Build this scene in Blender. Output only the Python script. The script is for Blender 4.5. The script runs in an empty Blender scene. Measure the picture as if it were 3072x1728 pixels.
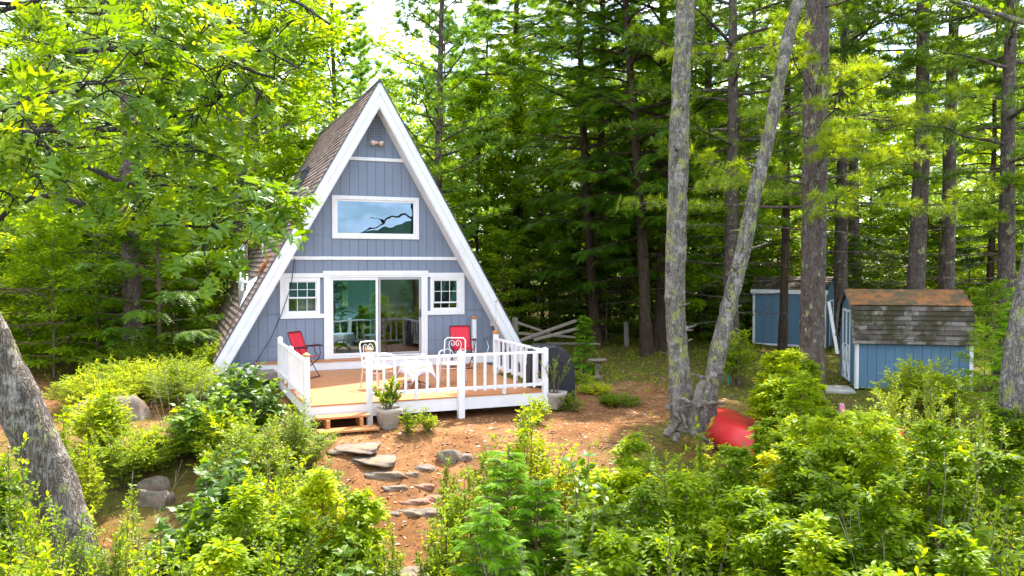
import bpy, bmesh, math, random
import numpy as np
from mathutils import Vector, Matrix
S = bpy.context.scene
COL = S.collection
R = math.radians
# ---------------------------------------------------------------- camera
F = 2470.0
YAW = R(22.4); PITCH = math.atan(67 / F)
CAM = np.array([-4.63, -20.0, 2.9])
FW = np.array([math.sin(YAW) * math.cos(PITCH), math.cos(YAW) * math.cos(PITCH), -math.sin(PITCH)])
RT = np.array([math.cos(YAW), -math.sin(YAW), 0.0])
UP = np.cross(RT, FW)
cd = bpy.data.cameras.new('camera'); cam = bpy.data.objects.new('camera', cd); COL.objects.link(cam)
cam.location = CAM
cam.rotation_euler = (math.pi / 2 - PITCH, 0, -YAW)
cd.sensor_width = 36.0; cd.lens = 36.0 * F / 3072; cd.clip_end = 3000; cd.clip_start = 0.1
S.camera = cam
# ---------------------------------------------------------------- light
SUN = Vector((0.40, 0.45, 1.0)).normalized()
sl = bpy.data.lights.new('sun', 'SUN'); so = bpy.data.objects.new('sun', sl); COL.objects.link(so)
sl.energy = 3.4; sl.angle = R(0.6); sl.color = (1.0, 0.94, 0.84)
so.rotation_euler = SUN.to_track_quat('Z', 'Y').to_euler()
W = bpy.data.worlds.new('World'); S.world = W; W.use_nodes = True
nt = W.node_tree; nt.nodes.clear()
N = nt.nodes.new
out = N('ShaderNodeOutputWorld'); bg = N('ShaderNodeBackground'); sky = N('ShaderNodeTexSky')
sky.sky_type = 'NISHITA'; sky.sun_disc = False
sky.sun_elevation = math.asin(SUN.z); sky.sun_rotation = math.atan2(SUN.x, SUN.y)
tc = N('ShaderNodeTexCoord'); mp = N('ShaderNodeMapping'); mp.inputs['Scale'].default_value = (1.6, 1.6, 4.0)
no = N('ShaderNodeTexNoise'); no.inputs['Scale'].default_value = 7.5; no.inputs['Detail'].default_value = 7; no.inputs['Roughness'].default_value = .52
cr = N('ShaderNodeValToRGB'); cr.color_ramp.elements[0].position = .44; cr.color_ramp.elements[1].position = .60
mx = N('ShaderNodeMix'); mx.data_type = 'RGBA'; mx.inputs[7].default_value = (7.0, 7.2, 7.6, 1)
L = nt.links.new
L(tc.outputs['Generated'], mp.inputs[0]); L(mp.outputs[0], no.inputs['Vector']); L(no.outputs[0], cr.inputs[0])
L(cr.outputs[0], mx.inputs[0]); L(sky.outputs[0], mx.inputs[6]); L(mx.outputs[2], bg.inputs[0])
bg.inputs[1].default_value = 0.15
L(bg.outputs[0], out.inputs[0])
S.view_settings.view_transform = 'Standard'; S.view_settings.look = 'None'
S.view_settings.exposure = 2.0; S.view_settings.gamma = 1.0
S.cycles.max_bounces = 8; S.cycles.transparent_max_bounces = 12; S.cycles.transmission_bounces = 4
S.cycles.diffuse_bounces = 4; S.cycles.glossy_bounces = 3
S.cycles.use_denoising = True

# ---------------------------------------------------------------- placing by the survey of the place
def ray(px, py): return FW * F + RT * (px - 1536) + UP * (864 - py)
def onZ(px, py, z): r = ray(px, py); return CAM + r * ((z - CAM[2]) / r[2])
def onY(px, py, y): r = ray(px, py); return CAM + r * ((y - CAM[1]) / r[1])
def at(px, py, d): return CAM + ray(px, py) * (d / F)
def sm(a, b, x): t = np.clip((x - a) / (b - a), 0, 1); return t * t * (3 - 2 * t)
def vnoise(x, y, s):
    return (np.sin(x * s + 1.3 * np.sin(y * s * .7 + 2)) * np.cos(y * s * 1.13 + .8 * np.sin(x * s * .9)))
def gh(x, y):
    x = np.asarray(x, float); y = np.asarray(y, float)
    edge = -6.0 - .33 * np.clip(x + 1, 0, 10) + .12 * np.clip(-x - 4, 0, 8)
    t = np.clip(edge - y, 0, None)
    drop = 2.9 * (1 - np.exp(-(t ** 1.35) * .11)) * (1 + 0 * t)
    h = .1 + .022 * np.clip(y, 0, 60) + .012 * np.clip(-x - 4, 0, 30) * sm(-4, 6, y)
    h = h + .05 * vnoise(x, y, .8) * sm(0, 3, np.abs(x) - 3 + np.clip(-y - 5, 0, 9)) + .02 * vnoise(x, y, 3.1)
    h = h - .1 * sm(-3.5, -5.5, y) * 1.0
    far = sm(-24, -21, y)
    return np.where(y < -21, -2.9 - .6 * (1 - far), h - drop)
def g1(x, y): return float(gh(x, y))
# ---------------------------------------------------------------- object helpers
def tag(o, label=None, cat=None, group=None, kind=None):
    if label: o['label'] = label
    if cat: o['category'] = cat
    if group: o['group'] = group
    if kind: o['kind'] = kind
    return o
def empty(name, loc=(0, 0, 0), rz=0, label=None, cat=None, group=None):
    o = bpy.data.objects.new(name, None); COL.objects.link(o); o.location = loc; o.rotation_euler = (0, 0, rz)
    o.empty_display_size = .2
    return tag(o, label, cat, group)
def link(name, me, mat, parent=None):
    o = bpy.data.objects.new(name, me); COL.objects.link(o)
    if mat is not None:
        for m in (mat if isinstance(mat, (list, tuple)) else [mat]): me.materials.append(m)
    if parent: o.parent = parent
    return o
def copy_tree(o, parent=None):
    c = o.copy(); COL.objects.link(c); c.parent = parent
    for ch in [x for x in o.children]: copy_tree(ch, c)
    return c
class MB:
    """collects boxes, bars, tubes, prisms in one mesh"""
    def __init__(s): s.v = []; s.f = []; s.sm = []
    def add(s, v, f, smooth=False):
        n = len(s.v); s.v += [tuple(map(float, p)) for p in v]; s.f += [tuple(i + n for i in q) for q in f]; s.sm += [smooth] * len(f)
        return s
    def box(s, x0, x1, y0, y1, z0, z1, M=None):
        v = [(x, y, z) for x in (x0, x1) for y in (y0, y1) for z in (z0, z1)]
        if M is not None: v = [M @ Vector(p) for p in v]
        return s.add(v, [(0, 1, 3, 2), (4, 6, 7, 5), (0, 4, 5, 1), (2, 3, 7, 6), (0, 2, 6, 4), (1, 5, 7, 3)])
    def bar(s, a, b, w, h, up=(0, 0, 1)):
        a = Vector(a); b = Vector(b); d = (b - a).normalized(); u = Vector(up)
        sd = d.cross(u).normalized(); u = sd.cross(d)
        v = [p + sd * (i * w / 2) + u * (j * h / 2) for p in (a, b) for i in (-1, 1) for j in (-1, 1)]
        return s.add(v, [(0, 1, 3, 2), (4, 6, 7, 5), (0, 4, 5, 1), (2, 3, 7, 6), (0, 2, 6, 4), (1, 5, 7, 3)])
    def prism(s, poly, a, b):
        """poly list of points (3D) extruded by vector a->b offset"""
        n = len(poly); o = Vector(b) - Vector(a)
        v = [Vector(p) for p in poly] + [Vector(p) + o for p in poly]
        f = [tuple(range(n))[::-1], tuple(range(n, 2 * n))] + [(i, (i + 1) % n, n + (i + 1) % n, n + i) for i in range(n)]
        return s.add(v, f)
    def tube(s, pts, r, n=8, closed=False):
        P = np.array([list(p) for p in pts], float); k = len(P)
        rr = np.full(k, r, float) if np.isscalar(r) else np.array(r, float)
        T = np.gradient(P, axis=0); T /= np.linalg.norm(T, axis=1)[:, None] + 1e-9
        ref = np.array([0, 0, 1.]) if abs(T[0][2]) < .9 else np.array([1., 0, 0])
        A = np.cross(T[0], ref); A /= np.linalg.norm(A)
        vs = []
        for i in range(k):
            A = A - T[i] * (A @ T[i]); A /= np.linalg.norm(A); B = np.cross(T[i], A)
            for j in range(n):
                a = 2 * math.pi * j / n; vs.append(P[i] + rr[i] * (math.cos(a) * A + math.sin(a) * B))
        f = [(i * n + j, i * n + (j + 1) % n, (i + 1) * n + (j + 1) % n, (i + 1) * n + j) for i in range(k - 1) for j in range(n)]
        s.add(vs, f, True)
        s.add(vs[:n], [tuple(range(n))[::-1]]); s.add(vs[-n:], [tuple(range(n))])
        return s
    def lathe(s, prof, c=(0, 0, 0), n=24, sq=0.0):
        vs = []
        for (r, z) in prof:
            for j in range(n):
                a = 2 * math.pi * j / n; q = 1.0
                if sq: q = (abs(math.cos(a)) ** sq + abs(math.sin(a)) ** sq) ** (-1 / sq)
                vs.append((c[0] + r * q * math.cos(a), c[1] + r * q * math.sin(a), c[2] + z))
        k = len(prof)
        f = [(i * n + j, i * n + (j + 1) % n, (i + 1) * n + (j + 1) % n, (i + 1) * n + j) for i in range(k - 1) for j in range(n)]
        s.add(vs, f, True)
        return s
    def build(s, name, mat, parent=None, bevel=0, M=None):
        me = bpy.data.meshes.new(name); me.from_pydata(s.v, [], s.f)
        if M is not None: me.transform(M)
        me.polygons.foreach_set('use_smooth', s.sm)
        bm = bmesh.new(); bm.from_mesh(me); bmesh.ops.recalc_face_normals(bm, faces=bm.faces); bm.to_mesh(me); bm.free()
        me.update()
        o = link(name, me, mat, parent)
        if bevel:
            b = o.modifiers.new('bevel', 'BEVEL'); b.width = bevel; b.segments = 2; b.limit_method = 'ANGLE'; b.angle_limit = R(40)
        return o
def npmesh(name, V, Fc, mat, parent=None, rnd=None, smooth=False, uv=None):
    """V (n,3), Fc (m,k)"""
    me = bpy.data.meshes.new(name); V = np.ascontiguousarray(V, dtype=np.float32); Fc = np.ascontiguousarray(Fc, dtype=np.int32)
    m, k = Fc.shape
    me.vertices.add(len(V)); me.vertices.foreach_set('co', V.ravel())
    me.loops.add(m * k); me.loops.foreach_set('vertex_index', Fc.ravel())
    me.polygons.add(m); me.polygons.foreach_set('loop_start', np.arange(0, m * k, k, dtype=np.int32))
    me.polygons.foreach_set('loop_total', np.full(m, k, dtype=np.int32))
    if smooth: me.polygons.foreach_set('use_smooth', np.ones(m, dtype=bool))
    if rnd is not None:
        a = me.attributes.new('rnd', 'FLOAT', 'POINT'); a.data.foreach_set('value', np.ascontiguousarray(rnd, dtype=np.float32))
    me.update(calc_edges=True)
    return link(name, me, mat, parent)
# ---------------------------------------------------------------- materials
def newmat(name):
    m = bpy.data.materials.new(name); m.use_nodes = True; t = m.node_tree; t.nodes.clear()
    o = t.nodes.new('ShaderNodeOutputMaterial'); return m, t, o
def node(t, kind, **kw):
    n = t.nodes.new('ShaderNode' + kind)
    for k, v in kw.items():
        if isinstance(k, str) and k.startswith('i_'):
            key = k[2:]; key = int(key) if key.isdigit() else key.replace('_', ' ')
            n.inputs[key].default_value = v
        else: setattr(n, k, v)
    return n
def ramp(t, fac, stops, interp='LINEAR'):
    r = t.nodes.new('ShaderNodeValToRGB'); r.color_ramp.interpolation = interp
    e = r.color_ramp.elements
    while len(e) < len(stops): e.new(.5)
    for i, (p, c) in enumerate(stops): e[i].position = p; e[i].color = (c[0], c[1], c[2], 1)
    t.links.new(fac, r.inputs[0]); return r.outputs[0]
def mixc(t, fac, a, b, blend='MIX'):
    m = t.nodes.new('ShaderNodeMix'); m.data_type = 'RGBA'; m.blend_type = blend
    for s, v in ((0, fac), (6, a), (7, b)):
        if hasattr(v, 'links'): t.links.new(v, m.inputs[s])
        else: m.inputs[s].default_value = v if s == 0 else (v[0], v[1], v[2], 1)
    return m.outputs[2]
def noise(t, scale, detail=4, rough=.55, vec=None, stretch=None, coord='Object'):
    c = t.nodes.new('ShaderNodeTexCoord'); n = t.nodes.new('ShaderNodeTexNoise')
    n.inputs['Scale'].default_value = scale; n.inputs['Detail'].default_value = detail; n.inputs['Roughness'].default_value = rough
    v = c.outputs[coord] if vec is None else vec
    if stretch:
        mp_ = t.nodes.new('ShaderNodeMapping'); mp_.inputs['Scale'].default_value = stretch; t.links.new(v, mp_.inputs[0]); v = mp_.outputs[0]
    t.links.new(v, n.inputs['Vector']); return n.outputs[0]
def bump(t, h, dist, strength=1.0):
    b = t.nodes.new('ShaderNodeBump'); b.inputs['Distance'].default_value = dist; b.inputs['Strength'].default_value = strength
    t.links.new(h, b.inputs['Height']); return b.outputs[0]
def bsdf(t, o, col, rough=.6, normal=None, metal=0, spec=.4):
    p = t.nodes.new('ShaderNodeBsdfPrincipled'); p.inputs['Roughness'].default_value = rough if not hasattr(rough, 'links') else .5
    if hasattr(rough, 'links'): t.links.new(rough, p.inputs['Roughness'])
    p.inputs['Metallic'].default_value = metal; p.inputs['Specular IOR Level'].default_value = spec
    if hasattr(col, 'links'): t.links.new(col, p.inputs['Base Color'])
    else: p.inputs['Base Color'].default_value = (col[0], col[1], col[2], 1)
    if normal is not None: t.links.new(normal, p.inputs['Normal'])
    t.links.new(p.outputs[0], o.inputs[0]); return p
def paint(name, col, rough=.55, var=.12, scale=6, stretch=(1, 1, 1), bmp=.002, metal=0, dirt=None, dirt_amt=.3, ds=1.7):
    m, t, o = newmat(name)
    n = noise(t, scale, 6, .65, stretch=stretch)
    dk = [c * (1 - var) for c in col]; lt = [min(1, c * (1 + var)) for c in col]
    c = ramp(t, n, [(.3, dk), (.7, lt)])
    if dirt:
        n2 = noise(t, ds, 8, .7); f = ramp(t, n2, [(.5, (0, 0, 0)), (.75, (dirt_amt,) * 3)])
        c = mixc(t, f, c, dirt)
    bsdf(t, o, c, rough, bump(t, noise(t, 60, 3, .6, stretch=stretch), bmp) if bmp else None, metal)
    return m
def leafmat(name, c1, c2, c3=None, trans=.45, gloss=.12, accent=None, tint3=(2.3, 1.78, .35)):
    m, t, o = newmat(name)
    a = node(t, 'Attribute', attribute_name='rnd'); oi = node(t, 'ObjectInfo')
    add = node(t, 'Math', operation='MULTIPLY_ADD'); add.inputs[1].default_value = .35
    t.links.new(oi.outputs['Random'], add.inputs[0]); mu = node(t, 'Math', operation='MULTIPLY'); mu.inputs[1].default_value = .68
    t.links.new(a.outputs['Fac'], mu.inputs[0]); t.links.new(mu.outputs[0], add.inputs[2])
    stops = [(.12, c1), (.62, c2)] + ([(.93, c3)] if c3 else [])
    if accent: stops[-1] = (.90, stops[-1][1]); stops.append((.985, accent))
    c = ramp(t, add.outputs[0], stops)
    d = node(t, 'BsdfDiffuse'); tr = node(t, 'BsdfTranslucent'); g = node(t, 'BsdfGlossy'); g.inputs['Roughness'].default_value = .42
    tint = mixc(t, 1.0, c, tint3, 'MULTIPLY')
    t.links.new(c, d.inputs[0]); t.links.new(tint, tr.inputs[0]); g.inputs[0].default_value = (1, 1, 1, 1)
    m1 = node(t, 'MixShader'); m1.inputs[0].default_value = trans; t.links.new(d.outputs[0], m1.inputs[1]); t.links.new(tr.outputs[0], m1.inputs[2])
    m2 = node(t, 'MixShader'); lw = node(t, 'LayerWeight'); lw.inputs[0].default_value = .25
    mm = node(t, 'Math', operation='MULTIPLY'); mm.inputs[1].default_value = gloss * 2.2; t.links.new(lw.outputs['Facing'], mm.inputs[0])
    ma = node(t, 'Math', operation='ADD'); ma.inputs[1].default_value = gloss * .25; t.links.new(mm.outputs[0], ma.inputs[0])
    t.links.new(ma.outputs[0], m2.inputs[0]); t.links.new(m1.outputs[0], m2.inputs[1]); t.links.new(g.outputs[0], m2.inputs[2])
    t.links.new(m2.outputs[0], o.inputs[0]); return m
def barkmat(name, c1, c2, lichen=None, amt=.5, scale=9, white=0):
    m, t, o = newmat(name)
    n = noise(t, scale, 8, .72, stretch=(1, 1, .22)); n2 = noise(t, scale * 3, 6, .7, stretch=(1, 1, .5))
    v = node(t, 'TexVoronoi', i_Scale=scale * 3.2); tcn = node(t, 'TexCoord'); mpn = node(t, 'Mapping'); mpn.inputs['Scale'].default_value = (1, 1, .2)
    v.feature = 'DISTANCE_TO_EDGE'
    t.links.new(tcn.outputs['Object'], mpn.inputs[0])
    wv = mixc(t, .12, mpn.outputs[0], (0, 0, 0)); 
    nn = node(t, 'TexNoise', i_Scale=14.0); t.links.new(mpn.outputs[0], nn.inputs[0])
    wv = mixc(t, .1, mpn.outputs[0], nn.outputs[1]); t.links.new(wv, v.inputs['Vector'])
    c = ramp(t, n, [(.32, c1), (.68, c2)])
    crack = ramp(t, v.outputs[0], [(0, (.3,) * 3), (.2, (1,) * 3)])
    c = mixc(t, .6, c, crack, 'MULTIPLY'); fn = noise(t, 55, 4, .8, stretch=(1, 1, .6)); c = mixc(t, .7, c, ramp(t, fn, [(.3, (.45,) * 3), (.62, (1.15,) * 3)]), 'MULTIPLY')
    if white:
        nw = noise(t, 5, 6, .7); f = ramp(t, nw, [(.52, (0, 0, 0)), (.62, (white,) * 3)]); c = mixc(t, f, c, (.44, .40, .355))
    if lichen:
        nl = noise(t, 5.5, 9, .72, stretch=(1, 1, .7)); th = .655 - .14 * amt
        f = ramp(t, nl, [(th, (0, 0, 0)), (th + .025, (1,) * 3)]); nv = noise(t, 40, 3, .6)
        lc = ramp(t, nv, [(.35, [k * .75 for k in lichen]), (.65, lichen)])
        c = mixc(t, f, c, lc)
    hh = mixc(t, .5, n2, crack, 'MIX')
    bsdf(t, o, c, .9, bump(t, hh, .045, 1.0), spec=.15); return m
M = {}
M['siding'] = paint('blue_grey_siding', (.19, .228, .30), .6, .06, 1.5, (1, 1, .3), .001)
M['white'] = paint('white_trim_paint', (.78, .765, .77), .5, .04, 3, (1, 1, 1), .0012, dirt=(.5, .45, .4), dirt_amt=.25)
M['stain'] = paint('orange_brown_deck_stain', (.50, .205, .07), .5, .28, 5, (1, 9, 9), .001)
M['soffit'] = paint('soffit_wood', (.42, .24, .18), .6, .12)
M['charcoal'] = paint('dark_drip_edge', (.07, .07, .09), .5, .1)
M['metal'] = paint('galvanized_pipe', (.62, .62, .64), .22, .12, 3, (1, 1, .2), 0, metal=1)
M['darkmetal'] = paint('dark_metal', (.03, .028, .03), .4, .2)
M['copper'] = paint('rusty_cap', (.5, .2, .1), .5, .25)
M['red'] = paint('red_fabric', (.62, .025, .045), .75, .08, 10, (1, 1, 1), .001)
M['burg'] = paint('dark_red_frame', (.05, .012, .02), .35, .1, bmp=0)
M['whitemetal'] = paint('white_chair_enamel', (.8, .76, .73), .35, .04, bmp=0)
M['beige'] = paint('beige_chair_leg', (.66, .5, .42), .5, .05, bmp=0)
M['cap'] = paint('amber_post_cap', (.42, .16, .035), .35, .2, 8, bmp=.0005)
M['cover'] = paint('black_vinyl_cover', (.018, .019, .024), .45, .2, 5, bmp=.004)
M['pot'] = paint('stone_planter', (.42, .36, .31), .85, .12, 6, bmp=.004, dirt=(.22, .16, .1), dirt_amt=.7)
M['soil'] = paint('potting_soil', (.06, .035, .02), .95, .3, 30, bmp=.01)
M['dark'] = paint('room_dark', (.05, .045, .04), .8, .1, bmp=0)
M['floorin'] = paint('room_floor_wood', (.22, .11, .05), .45, .2, 4, (1, 8, 1), 0)
M['cream'] = paint('cream_wood', (.62, .58, .42), .5, .05, bmp=0)
M['curtain'] = paint('cream_curtain', (.6, .58, .42), .8, .1, 4, (8, 1, .2), 0)
M['rock'] = paint('granite', (.25, .205, .165), .95, .45, 5, bmp=.03, dirt=(.25, .125, .06), dirt_amt=1.0, ds=4)
M['redstone'] = paint('reddish_stone', (.32, .16, .11), .9, .25, 5, bmp=.015, dirt=(.3, .28, .2), dirt_amt=.5)
M['slab'] = paint('needle_strewn_slab', (.2, .155, .12), .95, .35, 6, bmp=.01, dirt=(.32, .155, .07), dirt_amt=1.0, ds=2.6)
M['concrete'] = paint('concrete', (.4, .38, .37), .9, .15, 3, bmp=.004)
M['driftwood'] = paint('weathered_driftwood', (.2, .165, .135), .95, .6, 14, (1, 1, .5), .04, dirt=(.07, .045, .025), dirt_amt=1.0)
M['greywood'] = paint('weathered_rail', (.26, .21, .17), .9, .25, 5, (1, 1, 1), .008)
M['canoe'] = paint('red_hull', (.62, .03, .03), .3, .07, 2, bmp=0, dirt=(.35, .03, .02), dirt_amt=.4)
M['mint'] = paint('mint_green_hull', (.2, .62, .42), .4, .1, bmp=0)
M['blueboard'] = paint('blue_board', (.03, .2, .36), .4, .1, bmp=0)
M['teal'] = paint('teal_paint', (.03, .3, .3), .5, .1, bmp=0)
M['shedblue'] = paint('blue_shed_siding', (.095, .18, .265), .65, .1, 2, (1, 1, .3), .001)
M['twig'] = paint('brown_twig', (.13, .09, .06), .9, .3, 12, bmp=.004)
M['cable'] = paint('black_cable', (.02, .02, .022), .5, .1, bmp=0)
M['bark_oak'] = barkmat('lichened_grey_bark', (.10, .08, .065), (.40, .35, .305), (.36, .37, .13), .8, 13, .75)
M['bark_big'] = barkmat('leaning_oak_bark', (.085, .065, .052), (.29, .24, .2), (.32, .33, .14), .45, 8, .6)
M['bark_pine'] = barkmat('brown_pine_bark', (.1, .07, .055), (.24, .185, .16), (.4, .4, .2), .55, 12, .15)
M['bark_dark'] = barkmat('dark_bark', (.055, .035, .022), (.15, .1, .07), None, .5, 12)
M['bark_limb'] = barkmat('limb_bark', (.05, .042, .038), (.15, .13, .115), (.3, .33, .22), .1, 25)
M['leaf_oak'] = leafmat('oak_leaf', (.045, .125, .005), (.12, .24, .007), (.25, .36, .012), .5, .05, None, (2.1, 1.6, .35))
M['leaf_bush'] = leafmat('bush_leaf', (.06, .13, .004), (.22, .34, .005), (.46, .54, .01), .54, .02, (.45, .38, .05))
M['leaf_gloss'] = leafmat('glossy_bush_leaf', (.06, .13, .005), (.2, .31, .01), (.42, .5, .04), .5, .04)
M['leaf_maple'] = leafmat('maple_leaf', (.045, .12, .007), (.13, .24, .009), (.3, .39, .012), .5, .05, (.55, .16, .03))
M['leaf_bg'] = leafmat('woods_leaf', (.07, .17, .005), (.25, .41, .008), (.46, .56, .012), .62, .025)
M['leaf_dark'] = leafmat('deep_woods_leaf', (.04, .09, .006), (.11, .19, .008), (.24, .3, .012), .55, .03)
M['pine'] = leafmat('pine_needle', (.045, .12, .01), (.135, .25, .014), (.28, .38, .018), .45, .04)
M['pine_blue'] = leafmat('fresh_pine_needle', (.06, .17, .025), (.17, .33, .04), (.33, .5, .06), .5, .04)
M['hemlock'] = leafmat('hemlock_needle', (.035, .11, .006), (.105, .23, .008), (.24, .37, .012), .5, .04)
M['hemyoung'] = leafmat('young_hemlock_needle', (.045, .15, .004), (.13, .31, .006), (.27, .46, .01), .45, .02)
M['ghost'] = leafmat('bare_twigs', (.14, .12, .08), (.24, .2, .14), (.32, .27, .2), .1, .05)
M['litter'] = leafmat('dry_litter', (.16, .07, .03), (.36, .17, .08), (.5, .32, .18), .15, .05)
def glassmat(name, refl, tint, rough=0.0, gcol=(.92, .96, 1)):
    m, t, o = newmat(name)
    tr = node(t, 'BsdfTransparent'); tr.inputs[0].default_value = (*tint, 1)
    g = node(t, 'BsdfGlossy'); g.inputs['Roughness'].default_value = rough; g.inputs[0].default_value = (*gcol, 1)
    lw = node(t, 'Fresnel'); lw.inputs[0].default_value = 1.5
    nb = bump(t, noise(t, 1.3, 2, .5), .01, .25); t.links.new(nb, g.inputs['Normal'])
    ma = node(t, 'Math', operation='ADD'); ma.inputs[1].default_value = refl; t.links.new(lw.outputs[0], ma.inputs[0])
    ms = node(t, 'MixShader'); t.links.new(ma.outputs[0], ms.inputs[0]); t.links.new(tr.outputs[0], ms.inputs[1]); t.links.new(g.outputs[0], ms.inputs[2])
    t.links.new(ms.outputs[0], o.inputs[0]); return m
M['glass_sky'] = glassmat('mirror_like_glass', .16, (.3, .36, .45), 0, (.5, .72, 1))
M['glass'] = glassmat('door_glass', .12, (.5, .72, .68), 0, (.6, .85, 1))
M['glass_dark'] = glassmat('screened_glass', .1, (.45, .45, .47), .03)
def shinglemat(name, c1, c2, c3, tab=.3, row=.14, moss=None):
    m, t, o = newmat(name)
    u = node(t, 'UVMap'); u.uv_map = 'UVMap'
    b = node(t, 'TexBrick'); b.inputs['Scale'].default_value = 1; b.inputs['Brick Width'].default_value = tab; b.inputs['Row Height'].default_value = row
    b.inputs['Mortar Size'].default_value = .004; b.inputs['Color1'].default_value = (0, 0, 0, 1); b.inputs['Color2'].default_value = (1, 1, 1, 1)
    b.inputs['Mortar'].default_value = (.2, .2, .2, 1); b.offset = .5
    t.links.new(u.outputs[0], b.inputs['Vector'])
    n = noise(t, 2.2, 8, .7, vec=u.outputs[0]); n2 = noise(t, 60, 3, .7, vec=u.outputs[0])
    f = mixc(t, .5, b.outputs[0], n); f = mixc(t, .35, f, n2)
    c = ramp(t, f, [(.3, c1), (.5, c2), (.7, c3)])
    mo = node(t, 'Math', operation='SUBTRACT'); mo.inputs[0].default_value = 1; t.links.new(b.outputs['Fac'], mo.inputs[1])
    c = mixc(t, b.outputs['Fac'], c, [k * .3 for k in c1])
    if moss:
        nm = noise(t, 1.6, 8, .7, vec=u.outputs[0]); ff = ramp(t, nm, [(.47, (0, 0, 0)), (.56, (1, 1, 1))]); c = mixc(t, ff, c, moss)
    bsdf(t, o, c, .9, bump(t, mixc(t, .5, mo.outputs[0], n2), .012, .7), spec=.2); return m
M['shingle'] = shinglemat('brown_shingles', (.14, .098, .082), (.255, .182, .155), (.36, .27, .235))
M['shingle_dark'] = shinglemat('mossy_grey_shingles', (.05, .04, .034), (.13, .108, .09), (.24, .21, .175), .33, .125, (.05, .043, .022))
def roofneedles():
    m, t, o = newmat('needle_covered_roof')
    n = noise(t, 2.6, 8, .7); n2 = noise(t, 40, 5, .7)
    c = ramp(t, n2, [(.3, (.24, .085, .02)), (.7, (.5, .21, .07))]); f = ramp(t, n, [(.44, (0, 0, 0)), (.56, (1, 1, 1))])
    c = mixc(t, f, c, (.12, .095, .05)); bsdf(t, o, c, .95, bump(t, n2, .03)); return m
M['needleroof'] = roofneedles()
def clothmat():
    m, t, o = newmat('plaid_tablecloth')
    tcn = node(t, 'TexCoord'); sx = node(t, 'SeparateXYZ'); t.links.new(tcn.outputs['UV'], sx.inputs[0])
    ch = node(t, 'Math', operation='MAXIMUM'); ax = node(t, 'Math', operation='ABSOLUTE'); ay = node(t, 'Math', operation='ABSOLUTE')
    t.links.new(sx.outputs[0], ax.inputs[0]); t.links.new(sx.outputs[1], ay.inputs[0]); t.links.new(ax.outputs[0], ch.inputs[0]); t.links.new(ay.outputs[0], ch.inputs[1])
    n = noise(t, 5, 3, .5); 
    c = ramp(t, ch.outputs[0], [(.0, (.8, .8, .8)), (.34, (.78, .76, .74)), (.37, (.7, .42, .24)), (.42, (.75, .72, .68)), (.45, (.36, .42, .62)), (.49, (.28, .34, .56))])
    cc = ramp(t, n, [(.42, (.75, .75, .75)), (.5, (.72, .5, .35)), (.58, (.75, .75, .78))]); c = mixc(t, .35, c, cc)
    bsdf(t, o, c, .8); return m
M['cloth'] = clothmat()
def groundmat():
    m, t, o = newmat('pine_needle_ground')
    a = node(t, 'Attribute', attribute_name='rnd')
    n1 = noise(t, .55, 8, .65); n2 = noise(t, 7, 8, .75); n3 = noise(t, 70, 4, .7); n4 = noise(t, .9, 5, .6, stretch=(1.3, .8, 1))
    base = ramp(t, mixc(t, .5, n2, n3), [(.3, (.06, .028, .013)), (.46, (.185, .08, .028)), (.6, (.30, .14, .052)), (.75, (.42, .235, .11))])
    tan = ramp(t, n2, [(.35, (.225, .1, .035)), (.7, (.40, .22, .105))])
    f1 = ramp(t, n1, [(.42, (0, 0, 0)), (.6, (1, 1, 1))]); c = mixc(t, f1, base, tan)
    n5 = noise(t, 1.4, 7, .72); c = mixc(t, ramp(t, n5, [(.46, (0, 0, 0)), (.62, (.7,) * 3)]), c, ramp(t, n3, [(.35, (.06, .03, .015)), (.7, (.2, .1, .045))]))
    moss = ramp(t, n2, [(.35, (.05, .06, .012)), (.7, (.16, .17, .03))])
    add = node(t, 'Math', operation='ADD'); t.links.new(n4, add.inputs[0]); t.links.new(a.outputs['Fac'], add.inputs[1])
    f2 = ramp(t, add.outputs[0], [(.56, (0, 0, 0)), (.78, (.9, .9, .9))]); c = mixc(t, f2, c, moss)
    bsdf(t, o, c, .95, bump(t, mixc(t, .3, n2, n3), .05, .9), spec=.1); return m
M['ground'] = groundmat()
def watermat():
    m, t, o = newmat('lake_water'); p = bsdf(t, o, (.01, .03, .04), .05, bump(t, noise(t, .8, 4, .6), .05, .4)); return m
M['water'] = watermat()
M['hill'] = paint('far_wooded_hills', (.03, .07, .025), .95, .4, .08, bmp=0)
# ---------------------------------------------------------------- foliage generators
def unit(v): return v / (np.linalg.norm(v, axis=-1, keepdims=True) + 1e-9)
def tubes(P, RR, n=5):
    """P (m,k,3) polylines, RR (m,k) radii -> verts, quads"""
    m, k, _ = P.shape
    T = unit(np.gradient(P, axis=1)); ref = np.tile(np.array([.31, .22, .93]), (m, k, 1))
    A = unit(np.cross(T, ref)); B = np.cross(T, A)
    an = np.arange(n) * 2 * np.pi / n
    V = P[:, :, None, :] + RR[:, :, None, None] * (np.cos(an)[None, None, :, None] * A[:, :, None, :] + np.sin(an)[None, None, :, None] * B[:, :, None, :])
    idx = np.arange(m * k * n).reshape(m, k, n)
    a = idx[:, :-1, :]; b = np.roll(idx, -1, 2)[:, :-1, :]; c = np.roll(idx, -1, 2)[:, 1:, :]; d = idx[:, 1:, :]
    return V.reshape(-1, 3), np.stack([a, b, c, d], -1).reshape(-1, 4)
def join(parts):
    V = []; Fc = []; n = 0
    for v, f in parts: V.append(v); Fc.append(f + n); n += len(v)
    return np.concatenate(V), np.concatenate(Fc)
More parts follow.
